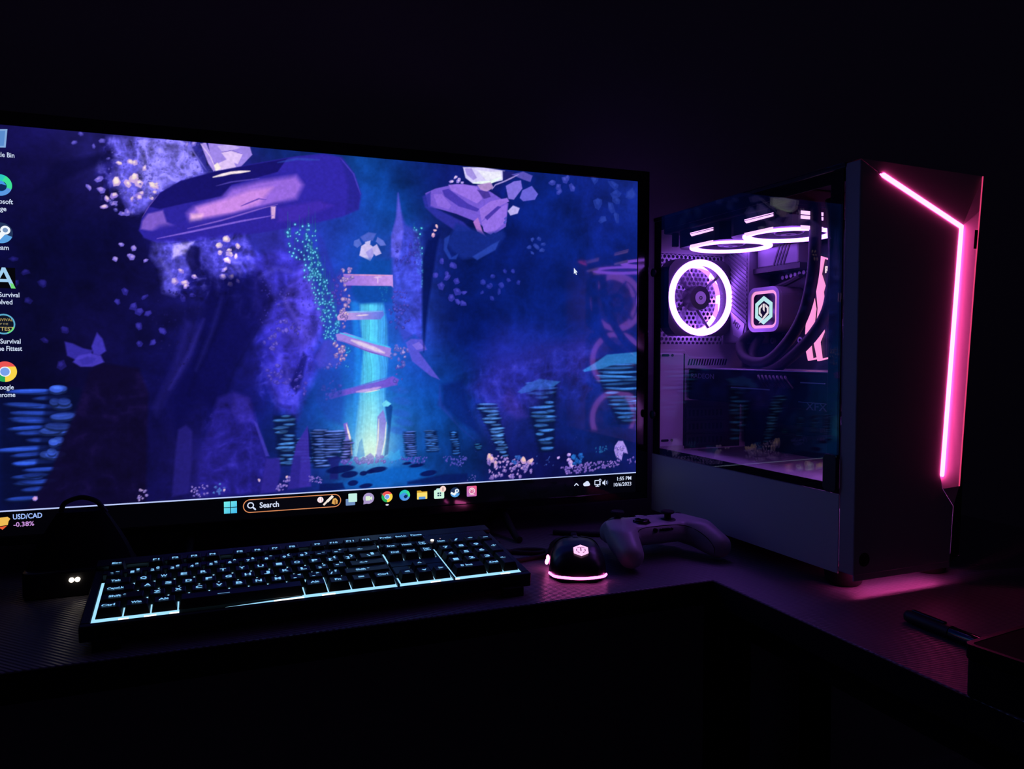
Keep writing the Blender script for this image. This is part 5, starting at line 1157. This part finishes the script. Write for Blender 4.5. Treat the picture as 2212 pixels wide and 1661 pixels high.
def stick(x,y,z):
    s=MB().lathe([(.0125,-.001),(.0125,.0),(.0095,.002),(.0,.0025)],((x,y,z),X,Y,Z),28).build('stick_well',BLACK,gc,smooth=True)
    return MB().lathe([(.0045,0),(.0045,.0075),(.0085,.0095),(.0092,.0115),(.0080,.0128),(.006,.0122),(.0,.0118)],((x,y,z),X,Y,Z),28).build('thumbstick',RUB,gc,smooth=True)
TZ=.0478
stick(-.043,.046,TZ-.0005); stick(.022,.024,TZ-.001)
dp=MB().lathe([(.0128,0),(.0135,.001),(.0115,.0022),(.004,.0012),(0,.0012)],((-.0205,.023,TZ-.0008),X,Y,Z),8).build('direction_pad',GLOSS,gc)
MB().box(-.0205-.0035,.023-.011,TZ,-.0205+.0035,.023+.011,TZ+.0030).box(-.0205-.011,.023-.0035,TZ,-.0205+.011,.023+.0035,TZ+.0030).build('direction_cross',GLOSS,dp,bevel=.0006)
for k in range(4):
    t=PI/2*k; MB().lathe([(.0048,0),(.0048,.002),(.003,.0032),(0,.0034)],((.043+.0115*math.cos(t),.046+.0115*math.sin(t),TZ-.001),X,Y,Z),20).build('face_button',BLACK,gc,smooth=True)
MB().lathe([(.007,0),(.007,.0012),(0,.0016)],((0,.058,TZ-.002),X,Y,Z),24).build('home_button',WHITEP,gc,smooth=True)
for x in (-.011,.011): MB().lathe([(.0032,0),(.0032,.0012),(0,.0016)],((x,.046,TZ-.0008),X,Y,Z),16).build('menu_button',BLACK,gc)
for s in (-1,1):
    MB().tube(spline([(s*.018,.069,.038),(s*.036,.070,.037),(s*.052,.064,.035)],5),[.0065]*10+[.005],10).build('bumper',WHITEP,gc,smooth=True)
    MB().tube([(s*.040,.068,.028),(s*.040,.080,.022),(s*.040,.084,.014)],[.010,.010,.008],12).build('trigger',BLACK,gc,smooth=True)
yf=.0026
MB().lathe([(0,0),(.0030,0),(.0030,.006),(0,.006)],((-.0105,yf-.0006,.0395),X,Z,Y),20).build('headphone_jack',MATTE,gc)
MB().box(.0005,yf-.0006,.0378,.0120,yf+.006,.0412).build('accessory_port',MATTE,gc,bevel=.0006)
for x in (-.0022,.0150): MB().lathe([(0,0),(.0016,0),(.0016,.006),(0,.006)],((x,yf-.0006,.0395),X,Z,Y),14).build('port_hole',MATTE,gc)
SE=[(-.0530,-.034,.0295),(-.0480,-.014,.0395),(-.0405,-.002,.0430),(-.028,.0028,.0445),(0,.0035,.0450),(.028,.0028,.0445),(.0405,-.002,.0430),(.0480,-.014,.0395)]
from mathutils.bvhtree import BVHTree
bv=BVHTree.FromPolygons([v.co.copy() for v in me.vertices],[tuple(p.vertices) for p in me.polygons]); seam=[]
for x,z in ((-.0545,.012),(-.0530,.020),(-.0505,.029),(-.0460,.0365),(-.0395,.0410),(-.028,.0432),(-.010,.0440),(.010,.0440),(.028,.0432),(.0395,.0410),(.0460,.0365),(.0505,.029),(.0530,.020),(.0545,.012)):
    h=bv.ray_cast(Vector((x,-.3,z)),Vector((0,1,0)))
    if h[0] is not None: seam.append(h[0])
if len(seam)>3: MB().tube(spline(seam,5),.00055,6).build('seam',MATTE,gc)
# ================================================================ small lit device left of the keyboard
dv=empty('desk_device',(-.166,.992,DZ),math.radians(2),'dark splayed desk device with two white lights, left of the keyboard','device')
MB().prism(rr(-.056,-.034,.056,.030,.014),.030,((0,0,0),X,Y,Z)).build('base',BLACK,dv,bevel=.003)
m=MB(); lv=[(.030,.054,.026,0),(.046,.048,.020,0),(.062,.040,.016,.001),(.078,.031,.012,.002),(.090,.0235,.009,.002)]; vs=[]
for z,wx,wy,oy in lv: vs+=[(x*wx,y*wy+oy,z) for x,y in ((-1,-.6),(-.6,-1),(.6,-1),(1,-.6),(1,.6),(.6,1),(-.6,1),(-1,.6))]
m.add(vs,[(r*8+i,r*8+(i+1)%8,(r+1)*8+(i+1)%8,(r+1)*8+i) for r in range(4) for i in range(8)]+[tuple(range(8))[::-1],tuple(range(32,40))]).build('body',MATTE,dv,smooth=True)
MB().tube(spline([(-.0215,.002,.086),(-.0195,.002,.094),(-.015,.002,.101),(0,.002,.1055),(.014,.002,.101),(.0205,.002,.094),(.0255,.002,.086)],6),.0028,10).build('hoop',BLACK,dv,smooth=True)
WL=em('white_led',(1.,.86,.70),4.)
for x in (-.0062,-.0004): MB().lathe([(.0001,0),(.0020,.0004),(.0026,.0016),(.0026,.004)],((x,-.0375,.0195),X,Z,Y),16).build('indicator_light',WL,dv,smooth=True)
# ================================================================ pen and flat box on the right wing
pn=empty('marker_pen',(.6391,.5120,DZ),math.radians(-1.2),'thick black marker pen lying on the desk beside a flat box','pen')
fr=lambda y:((0,y,.0066),(1,0,0),(0,0,1),(0,1,0))
MB().lathe([(.0048,0),(.0062,.002),(.0065,.010),(.0065,.074),(.0062,.075)],fr(-.064),28).build('barrel',GLOSS,pn,smooth=True)
MB().lathe([(.0066,0),(.0066,.046),(.0060,.0505),(.0035,.0530),(.0,.0535)],fr(.0115),28).build('cap',BLACK,pn,smooth=True)
MB().box(-.0018,.018,.0125,.0018,.056,.0146).build('clip',GLOSS,pn,bevel=.0005)
bx=empty('flat_box',(.5425,.4335,DZ),math.radians(7.8),'low black box with a rounded lid on the near right of the desk','box')
MB().prism(rr(.0012,-.2088,.1488,-.0012,.005),.030,((0,0,0),X,Y,Z)).build('tray',MATTE,bx,bevel=.001)
lid=MB().prism(rr(0,-.210,.150,0,.006),.0125,((0,0,.0298),X,Y,Z)).build('lid',pm('box_card',(.007,.007,.008),.8,spec=.12,bump=.1,scale=900),bx,bevel=.0022,seg=3)
frame_ring(rr(0,-.210,.150,0,.006),rr(.004,-.206,.146,-.004,.004),.0008,((0,0,.0419),X,Y,Z)).build('lid_rim',BLACK,lid)

# small printed or distant lights are seen, not sampled as lamps
for _m in bpy.data.materials:
    if _m.name in ('lit_picture','key_legend_light','emblem_cyan_light','emblem_white_light','letter_light','small_led'): _m.cycles.emission_sampling='NONE'
